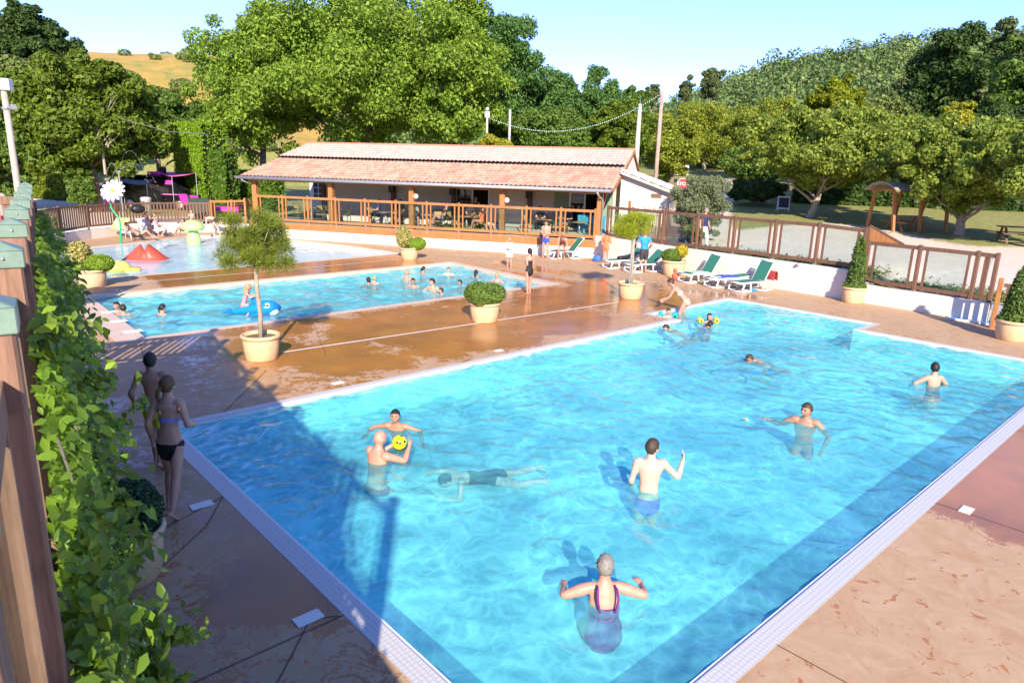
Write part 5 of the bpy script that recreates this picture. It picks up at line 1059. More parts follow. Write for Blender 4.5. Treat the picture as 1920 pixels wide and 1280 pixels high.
for x in (-1.6,1.85):
    w_=MB(); w_.lathe([(.16,-.02),(.33,-.02),(.36,.03),(.36,.17),(.33,.22),(.16,.22)],n=24); o=w_.build('wheel',M['black'],t,True); o.rotation_euler=(R_(-90),0,0); o.location=(x,-1.0,.36); h_c=MB(); h_c.lathe([(0,-.03),(.12,-.04),(.24,-.025),(.25,.0)],n=20); h_c.build('hubcap',mat('hubcap_silver',(.65,.62,.6),.35,.05,3,0,.3) if 'hubcap_silver' not in bpy.data.materials else bpy.data.materials['hubcap_silver'],o,True)
mb=MB(); mb.box((-.2,0,2.32),(.9,.8,.24)); mb.build('roof_box',mg,t,bevel=.04); mb=MB(); mb.box((.15,.2,2.5),(.35,.35,.5)); mb.build('roof_vent',M['black'],t,bevel=.03)
def canopy(name,label,pts,m,D,sag=.25,edge=.15):
    P=[atdist(x,y,d) for x,y,d in pts]; o=P[0].copy(); n=10; mb=MB(); V=[]
    for j in range(n+1):
        for i in range(n+1):
            u,v=i/n,j/n; p=P[0]*(1-u)*(1-v)+P[1]*u*(1-v)+P[2]*u*v+P[3]*(1-u)*v; p=p-o; p.z-=sag*4*u*(1-u)*.5+sag*.5*4*v*(1-v); V.append(p)
    V2=[p-Vector((0,0,.02)) for p in V]; k=len(V); F=[(j*(n+1)+i,j*(n+1)+i+1,(j+1)*(n+1)+i+1,(j+1)*(n+1)+i) for j in range(n) for i in range(n)]; mb.add(V+V2,F+[tuple(reversed([a+k for a in f])) for f in F]); t=thing(name,label,'awning',o); mb.build('canvas',m,t,True); b=MB()
    for p in (P[0],P[1]):
        q=p-o; b.tube([(q.x,q.y,q.z),(q.x,q.y,terr(p.x,p.y)-o.z)],.02,6)
    b.build('support_poles',M['galv'],t); return t
canopy('awning','grey canvas awning stretched from the rear of the black van',[(221,338,50.5),(275,346,50.5),(292,326,53),(238,330,54)],gc,50,.25)
canopy('awning','pink canvas awning reaching from the van roof towards the tall bright hedge',[(322,331,50.5),(367,324,50.5),(360,321,54),(290,321,54)],pk,50,.12)
canopy('awning','magenta cloth shelter behind the trunks of the left maple',[(186,352,52),(232,360,52),(240,340,55),(196,338,55)],mg,50,.2)
def blob(name,label,cat,px,py,D,dims,m,rz=0,rep=None):
    p=gp(px,300,D); z=atdist(px,py,D).z; t=thing(name,label,cat,p,rz); return t,max(0,z-p.z)
def armchair(px,D,label,m):
    t=thing('camp_chair',label,'chair',gp(px,300,D),az+R_(170),'pink camp chairs by the van'); b=MB(); b.beam((0,-.28,.48),(0,.25,.45),.56,.04); b.build('seat',m,t); b=MB(); b.beam((0,.27,.46),(0,.55,1.15),.56,.04,up=(0,1,0)); b.build('backrest',m,t); b=MB()
    for x in (-.28,.28): b.tube([(x,-.3,0),(x,.3,.5)],.018,6); b.tube([(x,.3,0),(x,-.3,.5)],.018,6); b.tube([(x,-.3,.7),(x,.4,.7)],.02,6)
    b.build('frame',M['black'],t); return t
armchair(347,50,'bright pink camp chair in front of the van wheel',mg); armchair(368,49,'pink and orange reclining camp chair right of the van',mg); armchair(205,50,'magenta camp chair left of the grey awning',mg)
def longtable(px,D,w_,label,m,h=.75):
    t=thing('camp_table',label,'table',gp(px,300,D),az,'cloth covered tables beside the van'); b=MB(); b.box((0,0,h),(w_,.8,.03)); b.build('table_cloth',m,t); b=MB(); b.box((0,-.41,h-.12),(w_,.02,.26)); b.build('cloth_drop',m,t); b=MB()
    for x in (-w_/2+.1,w_/2-.1):
        for y in (-.3,.3): b.tube([(x,y,0),(x,y,h)],.025,6)
    b.build('legs',M['galv'],t)
longtable(385,49.5,2.4,'long purple covered table behind the slatted fence',vp_); longtable(418,46.5,1.8,'low magenta covered bench left of the bar terrace',mg,.6)
t=thing('rubbish_bin','grey wheeled bin standing in front of the black van','bin',gp(266,300,47.5)); mb=MB(); mb.lathe([(0,0),(.24,0),(.3,.9),(.33,.95),(.25,1.05),(0,1.08)],n=16); mb.build('bin_body',mat('pale_grey_plastic',(.4,.4,.4),.5),t,True)
t=thing('barbecue','black bag hanging on the slatted fence','bag',atdist(258,392,41.3)); t.name='shoulder_bag'; mb=MB(); mb.ball((0,0,0),.38,12,0,(1,.5,.6)); mb.build('bag_body',M['black'],t,True)
t=thing('garden_hut','dark plank hut in the shade behind the hedge left of the bar','hut',gp(402,300,56),az); mb=MB(); mb.box((0,0,1.3),(1.8,1.5,2.6)); mb.build('wall',M['dbt'],t); mb=MB(); mb.beam((-1.1,0,2.62),(1.1,0,2.75),1.8,.06); mb.build('roof',M['brown_wood'],t)
t=thing('utility_box','dark green fenced box behind the glazed fence panel left of the terrace','utility box',gp(371,300,45),az); mb=MB(); mb.box((0,0,.6),(1.25,.8,1.2)); 
mb.build('box_body',mat('very_dark_green',(.02,.045,.03),.7),t,bevel=.02)
t=thing('red_screen','faded red fabric windbreak at the left edge behind the terrace rail','windbreak',F_(19,-.8,.0)); mb=MB(); mb.box((-1.6,0,2.7),(3.2,.04,1.6),R_(0)); mb.build('fabric',mat('faded_red',(.5,.09,.07),.8,.1),t)
mb=MB()
for x in (-3,-1.6,-.2): mb.tube([(x,.05,0),(x,.05,3.5)],.025,6)
mb.build('support_poles',M['galv'],t)
# ---------------------------------------------------------------- people
def skinmat(name,c):
    q=NT(name); f=q.noise(9,4,.6); q.set(q.ramp(f,[(.3,tuple(a*.9 for a in c)),(.7,tuple(min(1,a*1.06) for a in c))]),.5); q.b.inputs['Subsurface Weight'].default_value=.08; q.b.inputs['Subsurface Radius'].default_value=(.02,.008,.005); q.b.inputs['Subsurface Scale'].default_value=.5; return q.m
SK=[skinmat('fair_skin',(.54,.30,.21)),skinmat('tanned_skin',(.42,.21,.135)),skinmat('pink_skin',(.56,.27,.19)),skinmat('pale_skin',(.60,.39,.30))]
M['eye']=mat('dark_eye',(.02,.015,.012),.2); M['lip']=mat('lips',(.42,.12,.10),.5)
HC={k:mat(k+'_hair',c,.6,.4,40,.3) for k,c in dict(black=(.012,.010,.010),brown=(.05,.028,.016),dark_brown=(.025,.015,.010),blond=(.42,.26,.12),grey=(.22,.20,.18),ginger=(.40,.12,.03),light_brown=(.14,.065,.028)).items()}
CT={k:mat(k+'_fabric',c,.75,.12,20,.2) for k,c in dict(black=(.012,.012,.014),blue=(.03,.10,.50),royal=(.03,.08,.60),white=(.75,.73,.70),grey=(.30,.29,.28),lavender=(.25,.28,.68),yellow=(.62,.60,.03),turquoise=(.02,.42,.50),purple=(.15,.012,.19),pink=(.75,.25,.28),coral=(.72,.18,.07),navy=(.02,.03,.13),bright_blue=(.02,.25,.62),dark_grey=(.035,.035,.04),red=(.5,.03,.04),beige=(.5,.4,.28),dark_blue=(.02,.04,.12)).items()}
def ik(a,t,l1,l2,hint):
    d=t-a; L=min(d.length,(l1+l2)*.998); d=d.normalized() if d.length>1e-6 else Vector((0,0,-1)); x=(l1*l1-l2*l2+L*L)/(2*L); hgt=math.sqrt(max(0,l1*l1-x*x)); h=hint-d*hint.dot(d); h=h.normalized() if h.length>1e-5 else d.orthogonal().normalized(); return a+d*x+h*hgt,a+d*L
def ringtube(mb,pts,rad,side,n=14,cap=True):
    """rad list of (a,b): a along 'side', b along the other axis; rounded ends"""
    k=len(pts); P=[Vector(p) for p in pts]
    t0=(P[1]-P[0]).normalized(); t1=(P[-1]-P[-2]).normalized(); r0,r1=rad[0],rad[-1]
    PP=[];RR=[]
    for f in (.98,.7,.35): PP.append(P[0]-t0*min(r0)*f*.9); s=math.sqrt(max(.02,1-f*f)); RR.append((r0[0]*s,r0[1]*s))
    PP+=P; RR+=list(rad)
    for f in (.35,.7,.98): PP.append(P[-1]+t1*min(r1)*f*.9); s=math.sqrt(max(.02,1-f*f)); RR.append((r1[0]*s,r1[1]*s))
    V=[];m=len(PP)
    for i,p in enumerate(PP):
        d=(PP[min(i+1,m-1)]-PP[max(i-1,0)]).normalized(); x=side-d*side.dot(d); x=x.normalized() if x.length>1e-4 else d.orthogonal().normalized(); y=d.cross(x); V+=[p+x*math.cos(2*PI*j/n)*RR[i][0]+y*math.sin(2*PI*j/n)*RR[i][1] for j in range(n)]
    F=[(i*n+j,i*n+(j+1)%n,(i+1)*n+(j+1)%n,(i+1)*n+j) for i in range(m-1) for j in range(n)]+[tuple(range(n-1,-1,-1)),tuple((m-1)*n+j for j in range(n))]; mb.add(V,F)
def interp(P,R,n=4):
    """smooth resample of points and radii"""
    k=len(P); oP=[];oR=[]
    for i in range(k-1):
        p0,p1,p2,p3=P[max(i-1,0)],P[i],P[i+1],P[min(i+2,k-1)]
        for j in range(n):
            t=j/n; oP.append(.5*((2*p1)+(p2-p0)*t+(2*p0-5*p1+4*p2-p3)*t*t+(3*p1-p0-3*p2+p3)*t**3)); oR.append(tuple(a+(b-a)*(t*t*(3-2*t)) for a,b in zip(R[i],R[i+1])))
    return oP+[P[-1]],oR+[R[-1]]
PCOUNT=[0]
def person(label,loc,face,H=1.7,pose={},skin=0,hair=('short','brown'),clothes=(),female=False,fat=1.,vox=.013,hs=1.,group=None,cat='person',name='person',above=None,goggles=None):
    k=H/1.79; mb=MB(); X=Vector((1,0,0)); ph=pose.get('ph',.93); lean=R_(pose.get('lean',3)); sd=R_(pose.get('side',0)); curl=R_(pose.get('curl',0)); tw=R_(pose.get('twist',0))
    pel=Vector((0,pose.get('py',0),ph)); f=fat; V3=Vector
    # spine
    segs=[.11,.12,.13,.12,.07,.06]; pts=[pel+V3((0,0,-.075))]; 
    ang=lean; cur=pel.copy(); spine=[cur.copy()]
    for i,s in enumerate(segs):
        a=ang+curl*(i/len(segs)); d=V3((math.sin(sd)*math.cos(a),math.sin(a),math.cos(a)*math.cos(sd))); cur=cur+d*s; spine.append(cur.copy())
    d0=(spine[1]-spine[0]).normalized(); bot=pel-d0*.10
    P=[bot]+spine; sw=.92 if female else 1.06; hw=1.08 if female else .96
    Rr=[(.125*hw,.085),(.160*hw,.108),(.148*hw*f,.102*f),(.128*(.96 if female else 1.06)*f,.092*f),(.148*sw*f,.105*f),(.172*sw,.104),(.128*sw,.080),(.066,.064)]
    tn=Matrix.Rotation(tw,3,'Z')@X; pP,pR=interp(P,Rr,4); ringtube(mb,pP,pR,tn,18)
    chest=spine[4]; sdir=(spine[4]-spine[3]).normalized(); fwd=X.cross(sdir)*-1; fwd=sdir.cross(X); fwd=-fwd if fwd.y<0 and abs(fwd.y)>.2 else fwd
    if lean>R_(60) and fwd.z>0: fwd=-fwd
    neck=spine[6]; hy,hp=[R_(a) for a in pose.get('hd',(0,0))]
    bones={'torso':(bot,neck)}
    # head frame
    ndir=(spine[6]-spine[5]).normalized(); nd=(ndir+V3((0,0,1))*pose.get('neckup',.6)).normalized()
    nk=neck+nd*.055; hz=Matrix.Rotation(-hy,3,nd)@Matrix.Rotation(-hp,3,X)
    zax=(hz@(nd*.5+V3((0,0,1))*pose.get('headup',.8))).normalized(); yax=(hz@V3((0,1,0))); yax=(yax-zax*yax.dot(zax)).normalized(); xax=yax.cross(zax)
    hs=hs*1.07; hc=neck+nd*(.035+.100*hs)+yax*.014; s_=hs
    ringtube(mb,[neck-nd*.05,neck+nd*.01,hc-zax*.04*s_-yax*.015],[(.070,.062),(.056,.057),(.056,.058)],xax,12)
    V=[];n=22;m=16
    def hpt(th,ph_,g=1.):
        z=math.cos(th);r=math.sin(th);x=r*math.cos(ph_);y=r*math.sin(ph_); a=.079*g;b=.096*g;c=.112*g
        if z<0: q=1-.34*(-z)**1.4; x*=q; y=y*(1-.30*(-z)**1.5)+(.10*(-z) if y>0 else .05*(-z))
        if y>.2 and z<.3: y*=1-.10*max(0,y-.2)
        return hc+(xax*x*a+yax*y*b+zax*z*c)*s_
    for i in range(m+1):
        for j in range(n): V.append(hpt(PI*i/m,2*PI*j/n))
    mb.add(V,[(i*n+j,(i+1)*n+j,(i+1)*n+(j+1)%n,i*n+(j+1)%n) for i in range(m) for j in range(n)])
    def hl(x,y,z): return hc+(xax*x+yax*y+zax*z)*s_
    ringtube(mb,[hl(0,.080,.018),hl(0,.096,-.010),hl(0,.103,-.026)],[(.008,.010),(.011,.012),(.014,.011)],xax,8)
    ringtube(mb,[hl(-.016,.084,-.060),hl(.016,.084,-.060)],[(.009,.009),(.009,.009)],zax,8)
    for e in (-1,1): ringtube(mb,[hl(.070*e,-.008,.012),hl(.078*e,-.014,-.012),hl(.070*e,-.004,-.034)],[(.012,.017),(.010,.018),(.007,.010)],xax,8)
    # arms
    la,lf=.285,.245; hm=max(.0088,vox*.62/k)
    for e,s in ((-1,'L'),(1,'R')):
        sh=spine[5]+tn*e*(.165*sw)-sdir*.015; bones['sh'+s]=(sh,sh)
        t=pose.get('a'+s,(.10,.03,-.50)); hint=pose.get('e'+s,(.3,-1,0)); tg=sh+V3((t[0]*e,t[1],t[2])); el,wr=ik(sh,tg,la,lf,V3((hint[0]*e,hint[1],hint[2])))
        ax=(el-sh).normalized(); sidev=ax.cross(wr-el); sidev=sidev.normalized() if sidev.length>1e-3 else X
        pp,rr=interp([sh-tn*e*.04,sh,sh.lerp(el,.35),sh.lerp(el,.8),el,el.lerp(wr,.3),el.lerp(wr,.75),wr],[(.060*sw,.060*sw),(.062*sw,.060*sw),(.055*f,.053*f),(.044*f,.044*f),(.042,.040),(.045,.042),(.034,.031),(.030,.025)],3); ringtube(mb,pp,rr,sidev,12)
        bones['ua'+s]=(sh,el); bones['fa'+s]=(el,wr)
        hd=pose.get('h'+s); fd=(wr-el).normalized(); fd=(fd*.6+V3((hd[0]*e,hd[1],hd[2]))).normalized() if hd else fd
        pn_=pose.get('p'+s,(-1,0,0)); pnv=V3((pn_[0]*e,pn_[1],pn_[2])); pnv=(pnv-fd*pnv.dot(fd)); pnv=pnv.normalized() if pnv.length>.05 else fd.orthogonal().normalized(); wd=fd.cross(pnv)   # wd: across the palm
        kn=wr+fd*.085; ringtube(mb,[wr-fd*.01,wr+fd*.03,wr+fd*.06,kn],[(.024,.020),(.033,.016),(.039,.014),(.038,.012)],wd,10)
        cr=pose.get('c'+s,.35); thside=1 if (wd.dot(V3((0,1,0)))>0) else -1
        for q,(o,L) in enumerate(((.029,.070),(.010,.078),(-.010,.073),(-.029,.058))):
            b0=kn+wd*o*thside-fd*.01; c1=cr*(1+.12*q); d1=(fd*math.cos(c1*.6)+pnv*math.sin(c1*.6)+wd*o*3*thside).normalized(); d2=(fd*math.cos(c1*1.5)+pnv*math.sin(c1*1.5)).normalized()
            ringtube(mb,[b0,b0+d1*L*.5,b0+d1*L*.5+d2*L*.3,b0+d1*L*.5+d2*L*.5],[(hm,hm),(hm*.95,hm*.95),(hm*.9,hm*.9),(hm*.8,hm*.8)],wd,8)
        th=wr+fd*.025+wd*.028*thside; td=(fd*.55+wd*.75*thside+pnv*.4).normalized(); ringtube(mb,[wr+fd*.02,th,th+td*.03,th+td*.035+(fd+pnv*.3).normalized()*.025],[(hm*1.5,hm*1.3),(hm*1.35,hm*1.2),(hm*1.1,hm*1.05),(hm*.9,hm*.9)],wd,8)
    # legs
    lt,ls=.425,.415; footz=[]
    for e,s in ((-1,'L'),(1,'R')):
        hp_=pel+X*e*.085*hw; t=pose.get('l'+s,(.02,.02,-.845)); hint=pose.get('k'+s,(.1,1,0)); tg=hp_+V3((t[0]*e,t[1],t[2])); kn,an=ik(hp_,tg,lt,ls,V3((hint[0]*e,hint[1],hint[2])))
        pp,rr=interp([hp_+(hp_-kn).normalized()*.03,hp_.lerp(kn,.12),hp_.lerp(kn,.45),hp_.lerp(kn,.88),kn,kn.lerp(an,.28),kn.lerp(an,.7),an],[(.080*f,.085*f),(.093*f,.095*f),(.082*f,.084*f),(.059,.060),(.056,.058),(.059*f**.5,.064*f**.5),(.042,.044),(.034,.040)],3); ringtube(mb,pp,rr,X,14)
        bones['th'+s]=(hp_,kn); bones['sk'+s]=(kn,an)
        ft=V3(pose.get('f'+s,(.15,1,0))); ft.x*=e; ft=ft.normalized(); dn=V3((0,0,-1)); dn=(dn-ft*dn.dot(ft)).normalized() if abs(ft.z)<.95 else V3((0,-1,0)); sv=ft.cross(dn)
        ringtube(mb,[an+dn*.045-ft*.045,an+dn*.045+ft*.02,an+dn*.055+ft*.09,an+dn*.062+ft*.15],[(.030,.032),(.034,.034),(.042,.022),(.036,.014)],sv,12); footz.append(an.z-.078 if abs(ft.z)<.3 else an.z)
    # one continuous body
    PCOUNT[0]+=1; vs=[(v[0]*k,v[1]*k,v[2]*k) for v in mb.v]; me=bpy.data.meshes.new('raw'); me.from_pydata(vs,[],mb.f); o=bpy.data.objects.new('raw',me); COL.objects.link(o)
    rm=o.modifiers.new('r','REMESH'); rm.mode='VOXEL'; rm.voxel_size=vox; rm.use_smooth_shade=True
    sm=o.modifiers.new('s','SMOOTH'); sm.iterations=2 if vox<.01 else 1; sm.factor=.5
    dg=bpy.context.evaluated_depsgraph_get(); body=bpy.data.meshes.new_from_object(o.evaluated_get(dg)); bpy.data.objects.remove(o); body.name='body'
    body.materials.clear(); body.materials.append(SK[skin]); body.materials.append(M['eye']); body.materials.append(M['lip'])
    nv=len(body.vertices); co=np.empty(nv*3,dtype=np.float32); body.vertices.foreach_get('co',co); co=co.reshape(-1,3)/k; nf=len(body.polygons)
    fc=np.empty(nf*3,dtype=np.float32); body.polygons.foreach_get('center',fc); fc=fc.reshape(-1,3)/k; mi=np.zeros(nf,dtype=np.int32)
    for e in (-1,1): c=np.array(hl(.030*e,.088,.016)); mi[np.linalg.norm((fc-c)*np.array([1,1,1.0]),axis=1)<.014*s_+vox*.12]=1
    c=np.array(hl(0,.092,-.062)); dd=fc-c; mi[(np.abs(dd@np.array(xax))<.024)&(np.linalg.norm(dd,axis=1)<.026)&(np.abs(dd@np.array(zax))<.010+vox*.2)]=2
    body.polygons.foreach_set('material_index',mi); body.polygons.foreach_set('use_smooth',np.ones(nf,dtype=bool))
    zmin=float(co[:,2].min())*k; 
    root=bpy.data.objects.new(name,body); COL.objects.link(root); root.rotation_euler=(0,0,R_(47.44+face-90)); loc=Vector(loc)
    if above is not None: root.location=(loc.x,loc.y,loc.z+above-float((hc+zax*.112*s_).z if not pose.get('topz') else pose['topz'])*k)
    elif pose.get('seat') is not None: root.location=(loc.x,loc.y,loc.z+pose['seat']-(ph-.10)*k)
    else: root.location=(loc.x,loc.y,loc.z-zmin)
    tag(root,label,cat,group)
    # nearest bone
    names=list(bones); A=np.array([bones[n_][0] for n_ in names]);B=np.array([bones[n_][1] for n_ in names]); AB_=B-A; L2=np.maximum((AB_**2).sum(1),1e-6)
    t=np.clip(((co[:,None,:]-A)*AB_).sum(-1)/L2,0,1); dist=np.linalg.norm(co[:,None,:]-(A+t[...,None]*AB_),axis=-1)
    rb=np.array([.14 if n_=='torso' else .05 if n_[:2] in('ua','fa','sh') else .07 for n_ in names]); hd_=np.linalg.norm(co-np.array(hc),axis=1)
    w_=dist-rb; w_[:,[i for i,n_ in enumerate(names) if n_[:2]=='sh']]+=.02; idx=w_.argmin(1); T=t[np.arange(nv),idx]; raw=((co-A[0])@AB_[0])/L2[0]; ishead=hd_<.13*s_
    F=np.array([tuple(p.vertices)[:4] if len(p.vertices)>=4 else tuple(p.vertices)+(p.vertices[-1],) for p in body.polygons]) if clothes else None
    if clothes: nr=np.empty(nv*3,dtype=np.float32); body.vertices.foreach_get('normal',nr); nr=nr.reshape(-1,3); spf=np.array(fwd/ fwd.length)
    for cl in clothes:
        nm,kind,colr=cl[:3]; off=cl[3] if len(cl)>3 else .006; msk=np.zeros(nv,dtype=bool)
        for i,n_ in enumerate(names):
            me_=(idx==i)&~ishead
            for (bn,lo,hi) in kind:
                if n_.startswith(bn): 
                    tt=raw if bn=='torso' else T; msk|=me_&(tt>=lo)&(tt<=hi)
        fm=msk[F].all(1)
        if fm.sum()<4: continue
        used=np.unique(F[fm]); mp=-np.ones(nv,dtype=int); mp[used]=np.arange(len(used)); n_u=len(used); base_=co[used]*k; Vo=base_+nr[used]*off; Vi=base_+nr[used]*(off-.004)
        if off>.015: Vo=Vo+np.array([[.003*math.sin(40*a[2]+9*a[0]),.003*math.cos(37*a[0]+30*a[2]),0] for a in Vo])
        FF=mp[F[fm]]; o=link(nm,npmesh(nm,np.concatenate([Vo]),FF,[CT[colr] if colr in CT else M[colr]],True),root)
    # hair
    st,hcn=hair; hm_=HC.get(hcn)
    if st!='bald':
        b=MB(); n=28;m=20;V=[];keep={}
        for i in range(m+1):
            for j in range(n):
                th=PI*i/m; p=2*PI*j/n; g=1.10+.035*noise.noise((i*.9,j*.7,PCOUNT[0]))+.02*noise.noise((i*2.3,j*2.1,3)); V.append(hpt(th,p,g)+ (zax*.004-yax*.004)*s_)
        def ok(i,j):
            th=PI*(i+.5)/m; p=2*PI*(j+.5)/n; z=math.cos(th); y=math.sin(th)*math.sin(p); x=abs(math.sin(th)*math.cos(p))
            if st=='rim': return z<.35 and z>-.45 and y<.25
            lo=-.55 if y<-.35 else -.25
            if st=='long': lo=-.95 if y<.1 else -.3
            if y>.32: return z>.50-.1*x
            if x>.75 and y>-.2: return z>(.0 if st!='long' else -.6)
            return z>lo
        Fk=[(i*n+j,(i+1)*n+j,(i+1)*n+(j+1)%n,i*n+(j+1)%n) for i in range(m) for j in range(n) if ok(i,j)]; V2=[hc+(v-hc)*.93 for v in V]; N=len(V)
        es={}
        for q in Fk:
            for a,b_ in zip(q,q[1:]+q[:1]): es[(a,b_)]=1
        rim=[(b_,a,a+N,b_+N) for (a,b_) in es if (b_,a) not in es]
        b.add(V+V2,Fk+[tuple(reversed([a+N for a in q])) for q in Fk]+rim)
        if st=='pony': 
            s0=hl(0,-.10,.03); b.tube([s0,s0+(-yax*.035-zax*.02)*s_,s0+(-yax*.03-zax*.10)*s_,s0+(-yax*.01-zax*.18)*s_],[.022,.030,.024,.008],8)
        if st=='side_pony':
            s0=hl(-.03,-.09,-.01); b.ball(s0,.03,8); b.tube([s0,s0+(-xax*.02-yax*.03-zax*.04)*s_,s0+(-xax*.035-yax*.02-zax*.11)*s_,s0+(-xax*.03-zax*.17)*s_],[.026,.030,.024,.008],8)
        if st=='bun': b.ball(hl(0,-.09,.07),.04,10)
        if st=='long': b.tube([hl(0,-.085,-.02),hl(0,-.085,-.12),hl(0,-.075,-.21),hl(.01,-.06,-.28)],[.062,.060,.045,.015],10,0,True,1.)
        if st=='spiky':
            rg=random.Random(PCOUNT[0])
            for _ in range(60):
                th=rg.uniform(0,1.35); p=rg.uniform(0,2*PI); q=hpt(th,p,1.08); q2=hpt(th+.1,p+.3,1.22); b.tube([q,q2],[.010,.002],4)
        b.v=[(v[0]*k,v[1]*k,v[2]*k) for v in b.v]; b.build('hair',hm_,root,True)
    if goggles:
        b=MB(); 
        for e in (-1,1): b.ball(hl(.031*e,.092,.016),.022*s_,8,0,(1,.6,.8))
        b.tube([hl(.075,.02,.02),hl(.05,.088,.018),hl(0,.1,.016),hl(-.05,.088,.018),hl(-.075,.02,.02)],.006,5); b.v=[(v[0]*k,v[1]*k,v[2]*k) for v in b.v]; b.build('goggles',goggles,root,True)
    root['_k']=k
    return root
TR=[('torso',-1,.20),('th',0,.30)]; TRL=[('torso',-1,.24),('th',0,.62)]; BKB=[('torso',-1,.175),('th',0,.06)]; BKT=[('torso',.53,.64)]; SW=[('torso',-1,.74),('th',0,.03)]; TEE=[('torso',.05,.955),('sh',0,1),('ua',0,.6)]; SHORT=[('torso',-1,.27),('th',0,.85)]; LONGT=[('torso',-1,.27),('th',0,1),('sk',0,.93)]
STAND={}; 
SIT=dict(ph=.55,seat=0,lean=-8,lL=(.05,.43,-.40),lR=(.05,.43,-.40),aL=(.0,.30,-.28),aR=(.0,.30,-.28),eL=(.5,-.6,-.6),eR=(.5,-.6,-.6))
def pw(px,py,z=ZW): return at(px,py,z)
CR=dict(lL=(.10,.22,-.50),lR=(.12,.10,-.55),fL=(.1,.6,-.8),fR=(.1,.6,-.8))
CHEST=dict(**CR,aL=(.22,.28,-.20),aR=(.22,.28,-.20),eL=(.6,-.4,-.3),eR=(.6,-.4,-.3),cL=.15,cR=.15,pL=(0,0,-1),pR=(0,0,-1),lean=8)
# --- walking pair on the left
person('girl walking away in black bikini bottom and lilac strapless top, hair in a side ponytail',at(332,958),-4,1.62,dict(ph=.92,lean=4,lL=(-.01,-.02,-.82),lR=(.03,-.30,-.80),fR=(.1,.75,-.65),kR=(0,1,.1),aL=(.09,-.03,-.49),aR=(.05,.17,-.34),eR=(.5,-1,-.3),hd=(0,4)),0,('side_pony','light_brown'),[('bikini_bottom',BKB,'black'),('bikini_top',[('torso',.56,.645)],'lavender')],True,.9,.0085)
person('boy walking ahead in long yellow swim shorts with blue waistband',at(300,872),10,1.52,dict(ph=.92,lean=3,lL=(.0,.10,-.83),lR=(.0,-.24,-.80),fR=(.1,.75,-.6),aL=(.14,.05,-.45),aR=(.12,-.05,-.48),hL=(0,.6,-.3)),1,('short','dark_brown'),[('swim_shorts',[('torso',-1,.22),('th',0,.72)],'yellow',.013),('waistband',[('torso',.17,.25)],'bright_blue',.016)],False,.82,.0085,1.04)
# --- big pool
GR=person('elderly woman with short grey hair in a purple swimsuit wading away with spread arms',pw(1135,1134),4,1.66,dict(**CR,lean=10,aL=(.24,.24,-.14),aR=(.30,.20,-.12),eL=(1,-.4,-.25),eR=(1,-.4,-.25),hL=(-.3,.9,0),hR=(-.5,.6,.4),pL=(0,0,-1),pR=(0,0,-1),cL=.2,cR=.3,hd=(10,8)),2,('spiky','grey'),[('swimsuit',[('torso',-1,.64),('th',0,.03)],'purple',.008)],True,1.2,.0085,above=.45)
b=MB(); 
for s in (-1,1): b.tube([(s*.085,.02,1.405),(s*.095,-.045,1.40),(s*.10,-.10,1.335),(s*.075,-.112,1.20)],.012,6)
b.build('shoulder_straps',CT['purple'],GR)
person('teenage boy in blue trunks standing with his back turned and right hand raised',pw(1216,918),-6,1.72,dict(lean=2,aR=(.27,.12,.02),eR=(.5,-.1,-1),hR=(-.1,.1,1),pR=(-1,0,0),cR=.3,aL=(.04,.18,-.42),hd=(42,2)),3,('short','brown'),[('trunks',TR,'royal')],False,.92,.0085,above=.70)
BALD=person('bald man holding up a yellow ball, back half turned to the camera',pw(702,866),-38,1.76,dict(**CR,lean=8,aR=(.02,.42,.02),aL=(-.02,.40,-.05),eR=(.7,-.2,-.8),eL=(.7,-.2,-.8),pR=(-1,.1,0),pL=(-1,.1,0),hR=(-.1,.4,.7),cR=.5,cL=.5,hd=(4,6)),2,('bald','brown'),[('trunks',TR,'dark_blue')],False,1.06,.0085,above=.44)
bc=pw(749,829,.14); t=thing('ball','yellow rubber ball with black spots held by the bald man','ball',bc); bm=bmesh.new(); bmesh.ops.create_icosphere(bm,subdivisions=4,radius=.105); me=bpy.data.meshes.new('ball_body'); bm.to_mesh(me); bm.free()
q=NT('yellow_ball'); v=q.n('TexVoronoi'); v.inputs['Scale'].default_value=11; q.l(q.co(),v.inputs['Vector']); q.set(q.ramp(v.outputs['Distance'],[(.24,(.02,.02,.02)),(.27,(.85,.78,.01))]),.35); o=link('ball_body',me,t,[q.m]); me.polygons.foreach_set('use_smooth',[True]*len(me.polygons))
person('dark haired boy in the water facing the camera, arms spread',pw(748,797),176,1.5,dict(**CR,lean=22,aL=(.36,.22,-.16),aR=(.36,.16,-.14),eL=(1,-.3,-.2),eR=(1,-.3,-.2),hd=(0,-14),pL=(0,0,-1),pR=(0,0,-1),cL=.1,cR=.1),1,('short','black'),(),False,.85,.0095,1.05,above=.34)
DV=person('swimmer gliding fully under water in a black swimsuit',pw(925,902,-.42),105,1.65,dict(ph=.93,lean=86,topz=1.0,neckup=-.2,headup=.3,aL=(.10,.30,-.20),aR=(.25,.36,-.05),lL=(.05,-.82,-.05),lR=(.05,-.84,.05),kL=(0,0,-1),kR=(0,0,-1),fL=(0,-1,-.3),fR=(0,-1,-.3)),3,('short','black'),[('swimsuit',SW,'black')],True,.95,.011,above=.13)
person('man with wet brown hair treading water, right arm reaching out to the left',pw(1512,790),150,1.78,dict(**CR,lean=14,aR=(.40,.14,-.06),eR=(.5,-.5,-.7),hR=(.6,.3,.2),aL=(.16,.2,-.36),eL=(1,-.2,-.2),hd=(28,-4),pL=(0,0,-1),pR=(0,0,-1)),1,('short','brown'),(),False,1.06,.0095,above=.38)
